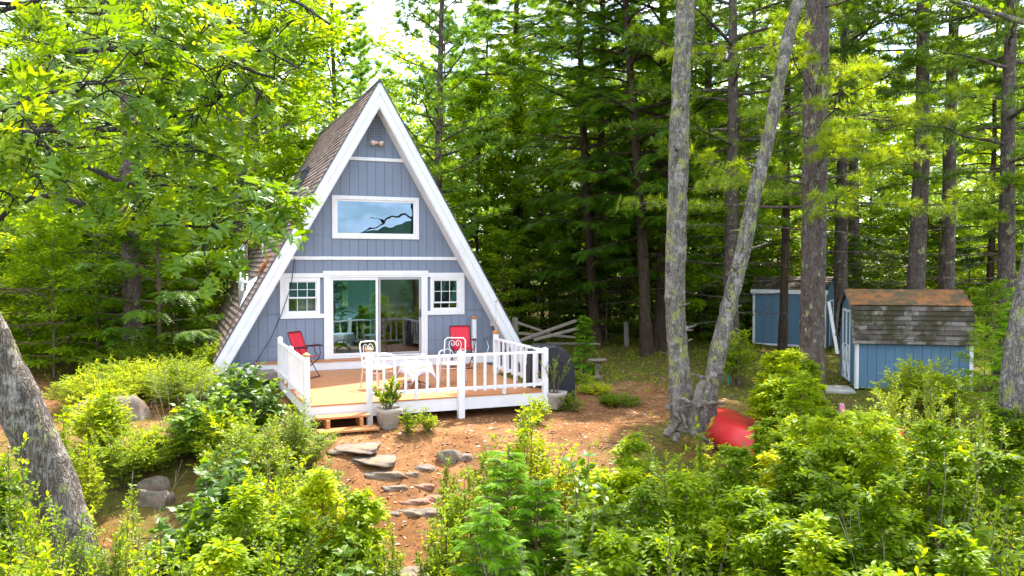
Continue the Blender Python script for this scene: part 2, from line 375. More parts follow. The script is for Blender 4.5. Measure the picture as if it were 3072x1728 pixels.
def place(T, pos, d, nrm, sc):
    tv, tf = T; d = unit(d); sd = unit(np.cross(nrm, d)); nr = np.cross(d, sd); m = len(tv)
    V = pos[:, None, :] + sc[:, None, None] * (tv[None, :, 0:1] * d[:, None, :] + tv[None, :, 1:2] * sd[:, None, :] + tv[None, :, 2:3] * nr[:, None, :])
    Fc = tf[None] + (np.arange(len(pos)) * m)[:, None, None]
    return V.reshape(-1, 3), Fc.reshape(-1, 3)
def tmpl(v, f): return np.array(v, float), np.array(f, int)
T_DIA = tmpl([(0, 0, 0), (.45, .27, .06), (1, 0, -.04), (.5, -.27, .06)], [(0, 1, 2), (0, 2, 3)])
T_ELL = tmpl([(0, 0, 0), (.25, .2, .05), (.65, .21, .03), (1, 0, -.1), (.65, -.21, .03), (.25, -.2, .05), (.5, 0, -.02)],
             [(0, 1, 6), (1, 2, 6), (2, 3, 6), (3, 4, 6), (4, 5, 6), (5, 0, 6)])
def oak_leaf(seed, droop=.25):
    r = np.random.default_rng(seed)
    h = [(0, .012), (.13, .03), (.20, .15), (.26, .20), (.27, .07), (.36, .08), (.44, .27), (.47, .36), (.53, .28), (.52, .09), (.61, .09), (.70, .28), (.76, .36), (.79, .25), (.76, .07), (.85, .07), (.92, .15), (.93, .05), (1, .0)]
    h = [(x, y * (1 + .15 * r.standard_normal())) for x, y in h]; n = len(h)
    z = lambda x, y: -droop * x * x - .12 * abs(y) + .05 * math.sin(9 * x + 4 * y)
    v = [(x, y, z(x, y)) for x, y in h] + [(x, -y, z(x, y)) for x, y in h] + [(x, 0, z(x, 0) + .012) for x, y in h]
    f = []
    for i in range(n - 1):
        f += [(i, i + 1, 2 * n + i + 1), (i, 2 * n + i + 1, 2 * n + i), (n + i, 2 * n + i, 2 * n + i + 1), (n + i, 2 * n + i + 1, n + i + 1)]
    return tmpl(v, f)
def maple_leaf():
    pol = [(0, .0), (-.1, .12), (-.02, .32), (.12, .30), (.22, .50), (.34, .42), (.46, .46), (.44, .26), (.60, .26), (.66, .14), (.80, .12), (1, 0)]
    v = [(x, y, -.15 * x * x - .15 * y) for x, y in pol] + [(x, -y, -.15 * x * x - .15 * y) for x, y in pol] + [(.3, 0, .03)]
    n = len(pol); f = [(i, i + 1, 2 * n) for i in range(n - 1)] + [(n + i + 1, n + i, 2 * n) for i in range(n - 1)]
    return tmpl(v, f)
T_OAK = [oak_leaf(1, .15), oak_leaf(2, .35), oak_leaf(3, .5)]
T_MAP = maple_leaf()
def tuft(n, spread, w, seed=0):
    r = np.random.default_rng(seed); v = []; f = []
    for i in range(n):
        a = 2 * math.pi * i / n + r.uniform(-.3, .3); s = spread * r.uniform(.5, 1.15); l = r.uniform(.8, 1.1)
        d = np.array([math.cos(s), math.sin(s) * math.cos(a), math.sin(s) * math.sin(a)]) * l
        p = unit(np.cross(d, [.2, math.sin(a), -math.cos(a)])) * w / 2; k = len(v)
        v += [-p, p, d]; f.append((k, k + 1, k + 2))
    return tmpl(v, f)
T_PINE = tuft(13, 1.15, .12, 1)
T_PINE2 = tuft(15, 1.25, .085, 2)
def frond(n, w, bl=.42, droop=.25):
    v = []; f = []
    for i in range(n):
        x = i / n
        for s in (-1, 1):
            l = bl * (1 - .75 * x) * 1.0; k = len(v); z = -droop * x * x
            v += [(x, 0, z), (x + w, 0, z), (x + .45 * l + w * .5, s * l, z - .18 * l)]; f.append((k, k + 1, k + 2))
    return tmpl(v, f)
T_HEM = frond(6, .13)
T_HEMF = frond(11, .075, .38, .3)
def rotv(d, az):
    c, s = np.cos(az), np.sin(az)
    return np.stack([d[..., 0] * c - d[..., 1] * s, d[..., 0] * s + d[..., 1] * c, d[..., 2]], -1)
def trunkline(rng, H, r0, k=14, sway=.02, lean=(0, 0), top=.12):
    z = np.linspace(0, H, k); t = z / H
    x = lean[0] * t * H + sway * H * np.cumsum(rng.standard_normal(k)) / k * 1.2; y = lean[1] * t * H + sway * H * np.cumsum(rng.standard_normal(k)) / k * 1.2
    x -= x[0]; y -= y[0]
    P = np.stack([x, y, z], 1); rr = r0 * (1 - (1 - top) * t ** 1.1); rr[0] *= 1.35
    return P, rr
def trunk_mesh(name, P, rr, mat, n=14, rough=.05, seed=0):
    """a trunk with uneven girth, resampled"""
    rng = np.random.default_rng(seed); k = len(P); q = np.linspace(0, k - 1, k * 5)
    Pf = np.stack([np.interp(q, np.arange(k), P[:, i]) for i in range(3)], 1)
    for _ in range(3): Pf[1:-1] = (Pf[:-2] + Pf[1:-1] * 2 + Pf[2:]) / 4
    rf = np.interp(q, np.arange(k), rr) * (1 + rough * rng.standard_normal(len(q)) * .5)
    V, Q = tubes(Pf[None], rf[None], n)
    V += rng.standard_normal(V.shape) * rough * rr.mean() * .35
    return V, Q
def branches(rng, P, rr, z0, z1, nb, Lf, el, droop, k=6, azbias=None, rf=.17, up=0):
    """returns branch polylines (nb,k,3), radii, dirs, lengths"""
    i = np.arange(nb); t = z0 + (z1 - z0) * (i + rng.random(nb)) / nb
    zz = P[:, 2]; base = np.stack([np.interp(t, zz, P[:, j]) for j in range(3)], 1); rb = np.interp(t, zz, rr)
    az = i * 2.39996 + rng.normal(0, .35, nb)
    if azbias is not None: az = np.where(rng.random(nb) < azbias[1], azbias[0] + rng.normal(0, .8, nb), az)
    u = (t - z0) / (z1 - z0 + 1e-6); Ln = Lf(u) * rng.uniform(.7, 1.15, nb); e = el(u) + rng.normal(0, .08, nb)
    s = np.linspace(0, 1, k)[None, :]
    rad = Ln[:, None] * s * np.cos(e)[:, None]; h = Ln[:, None] * (np.sin(e)[:, None] * s - droop * s ** 2 + up * s ** 3)
    wob = rng.normal(0, .035, (nb, k)) * Ln[:, None] * s
    x = np.cos(az)[:, None] * rad - np.sin(az)[:, None] * wob; y = np.sin(az)[:, None] * rad + np.cos(az)[:, None] * wob
    B = base[:, None, :] + np.stack([x, y, h + rng.normal(0, .02, (nb, k)) * Ln[:, None] * s], -1)
    r = np.maximum(.006, np.minimum(rb * .6, rf * .1 * Ln)[:, None] * (1 - .85 * s))
    return B, r, az, Ln
def lerpline(B, t):
    """B (m,k,3), t (m,q) in 0..1 -> (m,q,3), dirs"""
    m, k, _ = B.shape; f = t * (k - 1); i = np.clip(f.astype(int), 0, k - 2); w = (f - i)[..., None]
    a = np.take_along_axis(B, i[..., None], 1); b = np.take_along_axis(B, (i + 1)[..., None], 1)
    return a * (1 - w) + b * w, unit(b - a)
def side_twigs(rng, B, Ln, nt, tmin, ang, frac, k=4, droop=.15, flat=1.0):
    m = len(B); t = np.clip(tmin + (1 - tmin) * (np.arange(nt)[None] + rng.random((m, nt))) / nt, 0, 1)
    p, d = lerpline(B, t); sg = np.where((np.arange(nt) % 2)[None] == 0, 1, -1)
    dd = rotv(d, sg * (ang + rng.normal(0, .2, (m, nt)))); dd[..., 2] = dd[..., 2] * flat + rng.normal(0, .12, (m, nt))
    dd = unit(dd); l = Ln[:, None] * frac * (1.15 - t * .75) * rng.uniform(.6, 1.2, (m, nt))
    s = np.linspace(0, 1, k)[None, None, :, None]
    Tw = p[:, :, None, :] + dd[:, :, None, :] * l[..., None, None] * s; Tw[..., 2] -= droop * l[..., None] * (s[..., 0] ** 2)
    return Tw.reshape(-1, k, 3), l.reshape(-1), np.repeat(t.reshape(-1), 1)
def conifer(seed, H, r0, cb, Lmax, nb, style, droop=.12, el=(.0, .55), dead=0, thin=0.0, low=.35, tw=10, sc=1.0, azbias=None, nq=6):
    rng = np.random.default_rng(seed); P, rr = trunkline(rng, H, r0)
    Lf = lambda u: Lmax * (low + (1 - low) * np.clip(u * 4, 0, 1)) * (1 - .86 * u ** 1.3)
    B, r, az, Ln = branches(rng, P, rr, cb, H * .985, nb, Lf, lambda u: el[0] + (el[1] - el[0]) * u, droop, azbias=azbias, up=.12)
    wood = [trunk_mesh('t', P, rr, None, 12, .05, seed), tubes(B, r, 5)]
    Tw, tl, tt = side_twigs(rng, B, Ln, tw, .22, .95, .36, droop=.12)
    # each bough tip also carries on as a twig
    keep = rng.random(len(Tw)) > thin; Tw = Tw[keep]; tl = tl[keep]
    wood.append(tubes(Tw, np.maximum(.004, .012 * tl[:, None] * (1 - .6 * np.linspace(0, 1, 4))[None] + .002), 3))
    q = nq; ts = np.clip((np.arange(q)[None] + rng.random((len(Tw), q))) / q, 0, 1) * .85 + .15
    p, d = lerpline(Tw, ts); p = p.reshape(-1, 3); d = d.reshape(-1, 3)
    Bt, Bl = lerpline(B, np.clip(.55 + .45 * rng.random((len(B), 6)), 0, 1)); p = np.concatenate([p, Bt.reshape(-1, 3)]); d = np.concatenate([d, Bl.reshape(-1, 3)])
    n = len(p)
    if style == 'pine':
        d = unit(d + np.array([0, 0, .45]) + rng.normal(0, .25, (n, 3))); T = T_PINE; s = rng.uniform(.15, .26, n) * sc; up = rng.normal(0, 1, (n, 3))
    else:
        sg = np.where(rng.random(n) < .5, 1, -1); d = rotv(d, sg * rng.uniform(.2, 1.0, n)); d[:, 2] -= .12 + rng.random(n) * .3
        T = T_HEM; s = rng.uniform(.2, .38, n) * sc; up = np.array([0, 0, 1.]) + rng.normal(0, .22, (n, 3))
    V, Fc = place(T, p, d, up, s); cl = .5 + .5 * vnoise(p[:, 0] * 1.1 + seed, p[:, 1] * 1.1 + p[:, 2] * .8, 1.3)
    rnd = np.repeat(np.clip(.5 * rng.random(n) + .5 * cl, 0, 1), len(T[0]))
    W_ = join(wood)
    if dead:
        DB, Dr, _, DL = branches(rng, P, rr, max(1.5, cb * .25), cb, dead, lambda u: Lmax * .45 * np.ones_like(u), lambda u: .05 + 0 * u, .05)
        DT, dl, _ = side_twigs(rng, DB, DL, 14, .25, .8, .35, droop=.05)
        W_ = join([W_, tubes(DB, Dr * .6, 4), tubes(DT, np.full((len(DT), 4), .004), 3)])
    return W_, (V, Fc, rnd)
def broadleaf(seed, H, r0, cb, Lmax, nb, leaf=.12, T=T_DIA, tw=9, nq=5, per=6, spread=.16, el=(.35, 1.0), droop=.1, lean=(0, 0), shape=1.0, flat=.5, fr=.42, azbias=None):
    rng = np.random.default_rng(seed); P, rr = trunkline(rng, H, r0, lean=lean, sway=.03)
    Lf = lambda u: Lmax * np.clip(.55 + 1.6 * u, 0, 1) * (1 - .7 * u ** 2 * shape)
    B, r, az, Ln = branches(rng, P, rr, cb, H * .97, nb, Lf, lambda u: el[0] + (el[1] - el[0]) * u, droop, azbias=azbias)
    Tw, tl, tt = side_twigs(rng, B, Ln, tw, .25, .7, fr, droop=.08, flat=.9)
    wood = [trunk_mesh('t', P, rr, None, 10, .05, seed), tubes(B, r, 5), tubes(Tw, np.maximum(.003, .012 * tl[:, None] * (1.05 - np.linspace(0, 1, 4))[None]), 3)]
    ts = np.clip((np.arange(nq)[None] + rng.random((len(Tw), nq))) / nq, 0, 1) * .8 + .2
    p, d = lerpline(Tw, ts); p = np.repeat(p.reshape(-1, 3), per, 0); d = np.repeat(d.reshape(-1, 3), per, 0); n = len(p)
    off = rng.normal(0, spread, (n, 3)); off[:, 2] *= flat; p = p + off
    d = unit(d * .6 + unit(off) * .8 + rng.normal(0, .5, (n, 3))); d[:, 2] = d[:, 2] * .4 - .15
    up = np.array([0, 0, 1.]) + rng.normal(0, .38, (n, 3)); s = leaf * rng.uniform(.65, 1.25, n)
    V, Fc = place(T, p, d, up, s); cl = .5 + .5 * vnoise(p[:, 0] * 1.3 + seed, p[:, 1] * 1.3 + p[:, 2], 1.4)
    rnd = np.repeat(np.clip(.55 * rng.random(n) + .45 * cl, 0, 1), len(T[0]))
    return join(wood), (V, Fc, rnd)
def shrub(seed, h, w, ns, tw, nl, leaf, T, upright=.8, lay=.35, per=2, tipd=.5, bald=.12, kk=6):
    """stems from one root stool, side twigs, leaves alternating along them"""
    rng = np.random.default_rng(seed); a = rng.uniform(0, 2 * np.pi, ns); q = np.sqrt(rng.random(ns))
    s = np.linspace(0, 1, kk)[None, :]; out = (w / 2) * q; hh = h * (1 - .45 * q ** 2) * rng.uniform(.7, 1.08, ns)
    bx = .12 * w * np.cos(a) * q; by = .12 * w * np.sin(a) * q
    x = bx[:, None] + np.cos(a)[:, None] * out[:, None] * s ** 1.25 + rng.normal(0, .03, (ns, kk)) * s * w
    y = by[:, None] + np.sin(a)[:, None] * out[:, None] * s ** 1.25 + rng.normal(0, .03, (ns, kk)) * s * w
    z = hh[:, None] * (s ** upright) - .03
    B = np.stack([x, y, z], -1); r = (.006 + .006 * h) * (1 - .75 * s) * np.ones((ns, 1))
    Ln = np.full(ns, max(h, w) * .55)
    Tw, tl, tt = side_twigs(rng, B, Ln, tw, bald, .9, .42, droop=-.1, flat=.8)
    Tw[..., 2] += (tl[:, None] * .25 * np.linspace(0, 1, 4)[None] ** 1.5)
    wood = [tubes(B, r, 5), tubes(Tw, np.full((len(Tw), 4), .0032) * (1.2 - .6 * np.linspace(0, 1, 4)), 3)]
    ts = np.clip((np.arange(nl)[None] + .5 * rng.random((len(Tw), nl))) / nl, 0, 1) * .95 + .05
    p, d = lerpline(Tw, ts); 
    tb = np.clip(.45 + .55 * rng.random((ns, nl * 2)), 0, 1); pb, db = lerpline(B, tb)
    p = np.concatenate([p.reshape(-1, 3), pb.reshape(-1, 3)]); d = np.concatenate([d.reshape(-1, 3), db.reshape(-1, 3)])
    p = np.repeat(p, per, 0); d = np.repeat(d, per, 0); n = len(p); sg = np.where(np.arange(n) % 2 == 0, 1, -1)
    dd = rotv(d, sg * rng.uniform(.35, 1.2, n)); dd[:, 2] = dd[:, 2] * lay + rng.normal(.12, .25, n)
    up = np.array([0, 0, 1.]) + rng.normal(0, .33, (n, 3)); sc = leaf * rng.uniform(.6, 1.2, n)
    p = p + unit(dd) * .012
    V, Fc = place(T, p, dd, up, sc); cl = .5 + .5 * vnoise(p[:, 0] * 2 + seed, p[:, 1] * 2 + p[:, 2] * 2, 1.9)
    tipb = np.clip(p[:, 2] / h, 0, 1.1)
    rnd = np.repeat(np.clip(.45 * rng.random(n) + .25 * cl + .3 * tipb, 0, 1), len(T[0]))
    return join(wood), (V, Fc, rnd)
def plantobj(name, W_, Fo, bark, leafm, wood='trunk', crown='crown', loc=(0, 0, 0), rz=0, label=None, cat='tree', group=None):
    root = empty(name, loc, rz, label, cat, group)
    npmesh(wood, W_[0], W_[1], bark, root, smooth=True)
    npmesh(crown, Fo[0], Fo[1], leafm, root, rnd=Fo[2])
    return root
# ---------------------------------------------------------------- the ground, the lake and its far shore
def grid(name, xs, ys, zf, mat, kind, att=None):
    X, Y = np.meshgrid(xs, ys, indexing='ij'); Z = zf(X, Y); V = np.stack([X, Y, Z], -1).reshape(-1, 3)
    i = np.arange(X.size).reshape(X.shape); q = np.stack([i[:-1, :-1], i[1:, :-1], i[1:, 1:], i[:-1, 1:]], -1).reshape(-1, 4)
    o = npmesh(name, V, q, mat, rnd=(att(X, Y).ravel() if att is not None else None), smooth=True); return tag(o, kind=kind)
def mossw(x, y):
    path = np.exp(-((x + 1.6 + .05 * (y + 8)) / 1.5) ** 2) * sm(-5, -7, y) * (1 - .75 * sm(-8.5, -10, y))
    open_ = np.exp(-(((x - .2) / 4.2) ** 2 + ((y + 6.3) / 1.8) ** 2)) + np.exp(-(((x + 7) / 5.5) ** 2 + ((y + .5) / 3.2) ** 2)) + .8 * np.exp(-(((x - 3.6) / 2.0) ** 2 + ((y + 4.6) / 1.9) ** 2))
    return np.clip(.34 - .62 * open_ - .45 * path + .10 * vnoise(x, y, 1.1), -.6, .4)
xs = np.concatenate([np.linspace(-140, -22, 24), np.linspace(-21.6, 24, 200), np.linspace(25, 160, 26)])
ys = np.concatenate([np.linspace(-26, -20, 10), np.linspace(-19.8, 20, 190), np.linspace(21, 170, 32)])
grid('ground', xs, ys, gh, M['ground'], 'structure', mossw)
grid('water', np.linspace(-700, 700, 3), np.linspace(-620, -18, 3), lambda x, y: 0 * x - 2.75, M['water'], 'structure')
grid('hills', np.linspace(-700, 700, 420), np.linspace(-640, -330, 30), lambda x, y: -4 + (17 + 16 * sm(92, 150, x) + 6 * np.sin(x * .02)) * sm(-330, -450, y) + (2.2 * vnoise(x, y, .31) + 1.8 * vnoise(x, y, .77)) * sm(-335, -380, y), M['hill'], 'structure')
st_ = empty('shore_tree', (7.9, -24.0, -3.2), 0, 'bare-limbed shore tree seen only mirrored in the upper cabin window', 'tree')
m = MB(); m.tube([(0, 0, 0), (-.1, 0, 3), (-.25, 0, 6), (-.3, 0, 9.5), (.1, 0, 13)], [.2, .17, .15, .13, .08], 10); m.build('trunk', M['bark_dark'], st_)
m = MB(); m.tube([(-.3, 0, 8.7), (-.7, 0, 8.85), (-1.5, 0, 8.75), (-1.8, 0, 8.45), (-2.5, 0, 8.2), (-3.2, 0, 7.85)], [.07, .06, .055, .05, .035, .015], 7); m.tube([(-1.8, 0, 8.45), (-2.3, .2, 8.6), (-2.7, .3, 8.55)], [.03, .02, .01], 5); m.build('limb', M['bark_dark'], st_)
# ---------------------------------------------------------------- the cabin
HZ, HS = 7.31, .573        # ridge height and half width per metre of drop
def halfw(z): return (HZ - z) * HS
cabin = empty('cabin', (0, 0, 0), 0, 'blue-grey A-frame cabin with white fascia boards and a brown shingle roof', 'cabin')
def wall_pieces(mb, y0, y1, bands, holes, step=None, gap=.0, inset=.0, zgap=.0):
    """triangular wall cut at the openings; pieces butt each other"""
    zs = sorted(set(bands + [h[2] for h in holes] + [h[3] for h in holes]))
    for z0, z1 in zip(zs[:-1], zs[1:]):
        zm = (z0 + z1) / 2; w0, w1 = halfw(z0) - inset, halfw(z1) - inset
        if w0 <= 0.01: continue
        w1 = max(w1, 0.0); cuts = sorted([(h[0], h[1]) for h in holes if h[2] < zm < h[3]])
        xs_ = [-w0] + [v for c in cuts for v in c] + [w0]
        for a, b in zip(xs_[::2], xs_[1::2]):
            segs = [(a, b)]
            if step:
                k0 = math.floor(a / step); ed = [a] + [k * step for k in range(k0 + 1, math.ceil(b / step)) if a + .01 < k * step < b - .01] + [b]
                segs = list(zip(ed[:-1], ed[1:]))
            for s0, s1 in segs:
                g = gap / 2; poly = [(s0 + g, z0 + zgap), (s1 - g, z0 + zgap), (s1 - g, z1), (s0 + g, z1)]
                for sg in (-1, 1):          # clip under each roof slope
                    q = []; fn = lambda p: sg * p[0] - (halfw(p[1]) - inset)
                    for i in range(len(poly)):
                        p1, p2 = poly[i], poly[(i + 1) % len(poly)]; f1, f2 = fn(p1), fn(p2)
                        if f1 <= 0: q.append(p1)
                        if (f1 < 0 < f2) or (f2 < 0 < f1): t = f1 / (f1 - f2); q.append((p1[0] + (p2[0] - p1[0]) * t, p1[1] + (p2[1] - p1[1]) * t))
                    poly = q
                    if len(poly) < 3: break
                if len(poly) >= 3 and max(p[1] for p in poly) - min(p[1] for p in poly) > .01: mb.prism([(x, y0, z) for x, z in poly], (0, y0, 0), (0, y1, 0))
DOOR = (-1.17, 1.20, .68, 2.67); WINL = (-2.17, -1.40, 1.74, 2.58); WINR = (1.41, 2.16, 1.76, 2.59); PIC = (-1.0, 1.0, 3.62, 4.53)
holes = [DOOR, WINL, WINR, PIC]
m = MB(); wall_pieces(m, .0, .018, [.42, 1.0, 3.08, 5.5, 6.95], holes, .215, .009, .12, .006)
m.build('front_wall', M['siding'], cabin)
m = MB(); wall_pieces(m, .022, .12, [.1, 6.95], holes, None, 0, .12)
m.build('wall_sheathing', M['siding'], cabin)
m = MB(); RW = (-.9, .9, 1.5, 2.35); wall_pieces(m, 7.9, 8.0, [.1, 6.95], [RW], None, 0, .12)
m.build('back_wall', M['siding'], cabin)
m = MB(); m.box(-3.7, 3.7, .13, 7.88, .55, .62); m.build('room_floor', M['floorin'], cabin)
m = MB(); m.box(-2.3, 2.3, .13, 7.88, 3.02, 3.12); m.build('loft_floor', M['dark'], cabin)
# rear window bars
m = MB()
for x in (-.9, -.3, .3, .86): m.box(x, x + .05, 7.93, 7.97, 1.5, 2.35)
m.build('rear_window', M['white'], cabin)
# roof slabs with real shingle courses
def roof(name, sgn, y0, y1, ztop, zbot, expo=.145, thick=.1, lift=.0, mat=M['shingle'], hz=HZ, hs=HS, parent=cabin, y1b=None, x0=0.0, th=.022):
    ln = math.hypot(1, hs); n = int((ztop - zbot) * ln / expo); V = []; Fq = []; uv = []
    nx, nz = sgn * 1 / ln, hs / ln
    ny = 40; rng = np.random.default_rng(5)
    for i in range(n):
        za, zb = ztop - (ztop - zbot) * i / n, ztop - (ztop - zbot) * (i + 1) / n
        f = i / n; ye = y1 if y1b is None else y1 + (y1b - y1) * f
        yy = np.linspace(y0, ye, ny + 1)
        jit = rng.normal(0, .004, ny + 1)
        b = len(V)
        for j, y in enumerate(yy):
            xa, xb = sgn * ((hz - za) * hs + x0), sgn * ((hz - zb) * hs + x0)
            V.append((xa, y, za)); V.append((xb + nx * (th + jit[j]), y, zb + nz * (th + jit[j]) - jit[j])); V.append((xb, y, zb))
            for vv in (i * expo, (i + .98) * expo, (i + 1) * expo): uv.append((y, -vv))
        for j in range(ny):
            a = b + 3 * j; Fq += [(a, a + 1, a + 4, a + 3), (a + 1, a + 2, a + 5, a + 4)]
        a = b; Fq.append((a, a + 2, a + 1, a)[:3]); a = b + 3 * ny; Fq.append((a, a + 1, a + 2))
    me = bpy.data.meshes.new(name); me.from_pydata(V, [], Fq)
    ul = me.uv_layers.new(name='UVMap')
    for l in me.loops: ul.data[l.index].uv = uv[l.vertex_index]
    me.update(); o = link(name, me, mat, parent); return o
for sgn, nm in ((-1, 'roof'), (1, 'roof')):
    r_ = roof(nm, sgn, -.42, 8.2, HZ, .72, y1b=7.3)
    m = MB()
    a, b = HZ - .002, .70
    for (dz,) in ((.0,),):
        poly = [(sgn * .001, -.40, a - .03), (sgn * halfw(b), -.40, b + .0), (sgn * (halfw(b) - .16), -.40, b), (sgn * .001, -.40, a - .31)]
        m.prism([(x - sgn * .02, y, z) for x, y, z in poly], (0, -.40, 0), (0, 7.3, 0))
    m.build('roof_deck', M['soffit'], cabin)
    # fascia: two stepped white boards and a dark drip edge along the rake
    zb = .30
    def rake(d0, d1, ya, yb, z_t=None):
        """board between offsets d0..d1 measured square to the slope"""
        ln = math.hypot(1, HS); k0, k1 = d0 * ln / 1.0, d1 * ln
        A = [(0, HZ - k0 / HS * 1.0), (sgn * halfw(zb + k0 * 0) , zb)]
        p = []
        for d in (d0, d1):
            e = d * ln   # horizontal offset
            p.append(((0, HZ - e / HS), (sgn * ((HZ - zb) * HS - e), zb)))
        return [(p[0][0][0], ya, p[0][0][1]), (p[0][1][0], ya, p[0][1][1]), (p[1][1][0], ya, p[1][1][1]), (p[1][0][0], ya, p[1][0][1])], ya, yb
    for d0, d1, ya, yb in ((-.005, .135, -.475, -.425), (.135, .285, -.455, -.425)):
        m = MB(); poly, y0_, y1_ = rake(d0, d1, ya, yb); m.prism(poly, (0, y0_, 0), (0, y1_, 0)); m.build('fascia_board', M['white'], cabin)
    m = MB(); poly, y0_, y1_ = rake(-.03, -.006, -.49, -.425); poly = [(x, y, max(z, .68)) if abs(x) > 1 else (x, y, z) for x, y, z in poly]
    poly[1] = (sgn * (halfw(.68) + .03 * 1.15), y0_, .68); poly[2] = (sgn * (halfw(.68) + .007), y0_, .68)
    m.prism(poly, (0, y0_, 0), (0, y1_, 0)); m.build('drip_edge', M['charcoal'], cabin)
    # warm timber soffit board under the overhang
    m = MB(); poly, y0_, y1_ = rake(.288, .31, -.44, -.003); poly[1] = (sgn * (halfw(.6) - .33), y0_, .6); poly[2] = (sgn * (halfw(.6) - .355), y0_, .6)
    m.prism(poly, (0, y0_, 0), (0, y1_, 0)); m.build('soffit_board', M['white'], cabin)
m = MB(); m.tube([(0, y, HZ + .005 - .05 * math.sin((y + .4) / 8.6 * math.pi)) for y in np.linspace(-.49, 8.2, 14)], .05, 8); m.build('ridge_cap', M['charcoal'], cabin)
# trim bands
def band(z, h=.08):
    m = MB(); w = halfw(z) - .22; m.box(-w, w, -.028, -.002, z - h / 2, z + h / 2); m.build('trim_band', M['white'], cabin, .004)
band(5.5); band(3.08)
def frame(mb, x0, x1, z0, z1, t, ya, yb):
    mb.box(x0, x1, ya, yb, z1 - t, z1); mb.box(x0, x1, ya, yb, z0, z0 + t); mb.box(x0, x0 + t, ya, yb, z0 + t, z1 - t); mb.box(x1 - t, x1, ya, yb, z0 + t, z1 - t)
# picture window
pw = MB(); frame(pw, -1.075, 1.085, 3.555, 4.595, .09, -.035, -.002); pwo = pw.build('picture_window', M['white'], cabin, .004)
m = MB(); frame(m, -.984, .994, 3.646, 4.504, .045, -.012, .05); m.build('window_frame', M['white'], pwo)
m = MB(); m.box(-.938, .948, .02, .028, 3.692, 4.458); m.build('pane', M['glass_sky'], pwo)
# side windows
def sidewin(x0, x1, z0, z1, ox0, ox1, oz0, oz1, openf, cut):
    m = MB(); t = .105
    m.box(ox0, ox1, -.032, -.002, oz1 - t, oz1); m.box(ox0, ox1, -.032, -.002, oz0, oz0 + t)
    if cut != 'L': m.box(ox0, ox0 + t, -.032, -.002, oz0 + t, oz1 - t)
    if cut != 'R': m.box(ox1 - t, ox1, -.032, -.002, oz0 + t, oz1 - t)
    w = m.build('window', M['white'], cabin, .003)
    m = MB(); frame(m, x0 - .07, x1 + .07, z0 - .07, z1 + .07, .075, -.02, .06); m.build('window_frame', M['white'], w)
    zm = z0 + (z1 - z0) * openf
    m = MB(); frame(m, x0, x1, zm, z1, .035, .0, .03)
    for k in (1, 2): xk = x0 + (x1 - x0) * k / 3; m.box(xk - .007, xk + .007, .004, .02, zm + .035, z1 - .035)
    zz = (zm + .035 + z1 - .035) / 2; m.box(x0 + .035, x1 - .035, .006, .018, zz - .007, zz + .007); m.build('sash', M['white'], w)
    m = MB(); m.box(x0 + .034, x1 - .034, .012, .015, zm + .034, z1 - .034); m.build('pane', M['glass_sky'] if openf > .3 else M['glass'], w)
    m = MB(); frame(m, x0, x1, z0, zm + .05, .028, .034, .055)
    for k in (1, 2): xk = x0 + (x1 - x0) * k / 3; m.box(xk - .006, xk + .006, .038, .05, zm - .2 if openf < .3 else z0, zm + .02)
    m.build('sash', M['white'], w)
    m = MB(); m.box(x0 + .02, x1 - .02, .062, .065, z0, z1); m.build('insect_screen', M['glass_dark'], w)
sidewin(-2.12, -1.44, 1.79, 2.54, -2.30, -1.283, 1.645, 2.72, .44, 'R')
sidewin(1.45, 2.12, 1.80, 2.55, 1.303, 2.285, 1.655, 2.72, .2, 'L')
# sliding door
dr = MB(); dr.box(-1.28, -1.17, -.036, -.002, .65, 2.665); dr.box(1.19, 1.30, -.036, -.002, .65, 2.665); dr.box(-1.30, 1.32, -.042, -.002, 2.665, 2.775)
door = dr.build('sliding_door', M['white'], cabin, .003)
m = MB(); frame(m, -1.17, 1.19, .655, 2.664, .05, -.03, .08); m.build('door_frame', M['white'], door)
m = MB(); frame(m, -1.12, .045, .71, 2.61, .062, -.015, .02); dp = m.build('door_panel', M['white'], door, .003)
m = MB(); m.box(-1.058, -.017, .0, .006, .772, 2.548); m.build('pane', M['glass'], dp)
m = MB(); frame(m, .0, 1.13, .71, 2.61, .05, .03, .06); dp = m.build('door_panel', M['white'], door, .003)
m = MB(); m.box(.05, 1.08, .042, .048, .76, 2.56); m.build('pane', M['glass'], dp)
m = MB(); frame(m, .06, 1.125, .715, 2.60, .04, -.018, .004); sp = m.build('screen_panel', paint('grey_aluminium', (.42, .40, .42), .4, .05, bmp=0), door)
m = MB(); m.box(.10, 1.085, -.008, -.005, .755, 2.56); m.build('screen', M['glass_dark'], sp)
m = MB(); m.tube([(1.11, -.02, 1.62), (1.10, -.06, 1.64), (1.10, -.06, 1.78), (1.11, -.02, 1.80)], .014, 6); m.build('door_handle', M['charcoal'], sp)
# gable vent and flood lights
m = MB(); m.box(-.18, .18, -.035, -.002, 5.97, 6.53)
for i in range(5):
    for j in range(7): m.box(-.124 + i * .062 - .019, -.124 + i * .062 + .019, -.039, -.0352, 6.05 + j * .064 - .019, 6.05 + j * .064 + .019)
vent = m.build('gable_vent', [paint('vent_paint', (.15, .175, .22), .6, .05, bmp=0), M['charcoal']], cabin)
for p in vent.data.polygons: p.material_index = 1 if p.center.y < -.0352 and p.area < .01 or (p.area < .0009) else 0
m = MB(); m.box(-.06, .06, -.05, -.003, 5.87, 5.95); fl = m.build('flood_light', M['beige'], cabin, .01)
for sx in (-.07, .08):
    m = MB(); m.lathe([(.001, -.02), (.04, 0), (.065, .09), (.07, .10), (.001, .11)], n=14)
    m.build('lamp_head', M['beige'], fl, M=Matrix.Translation((sx, -.07, 5.90)) @ Matrix.Rotation(R(105), 4, 'X') @ Matrix.Rotation(R(20 if sx > 0 else -20), 4, 'Y'))
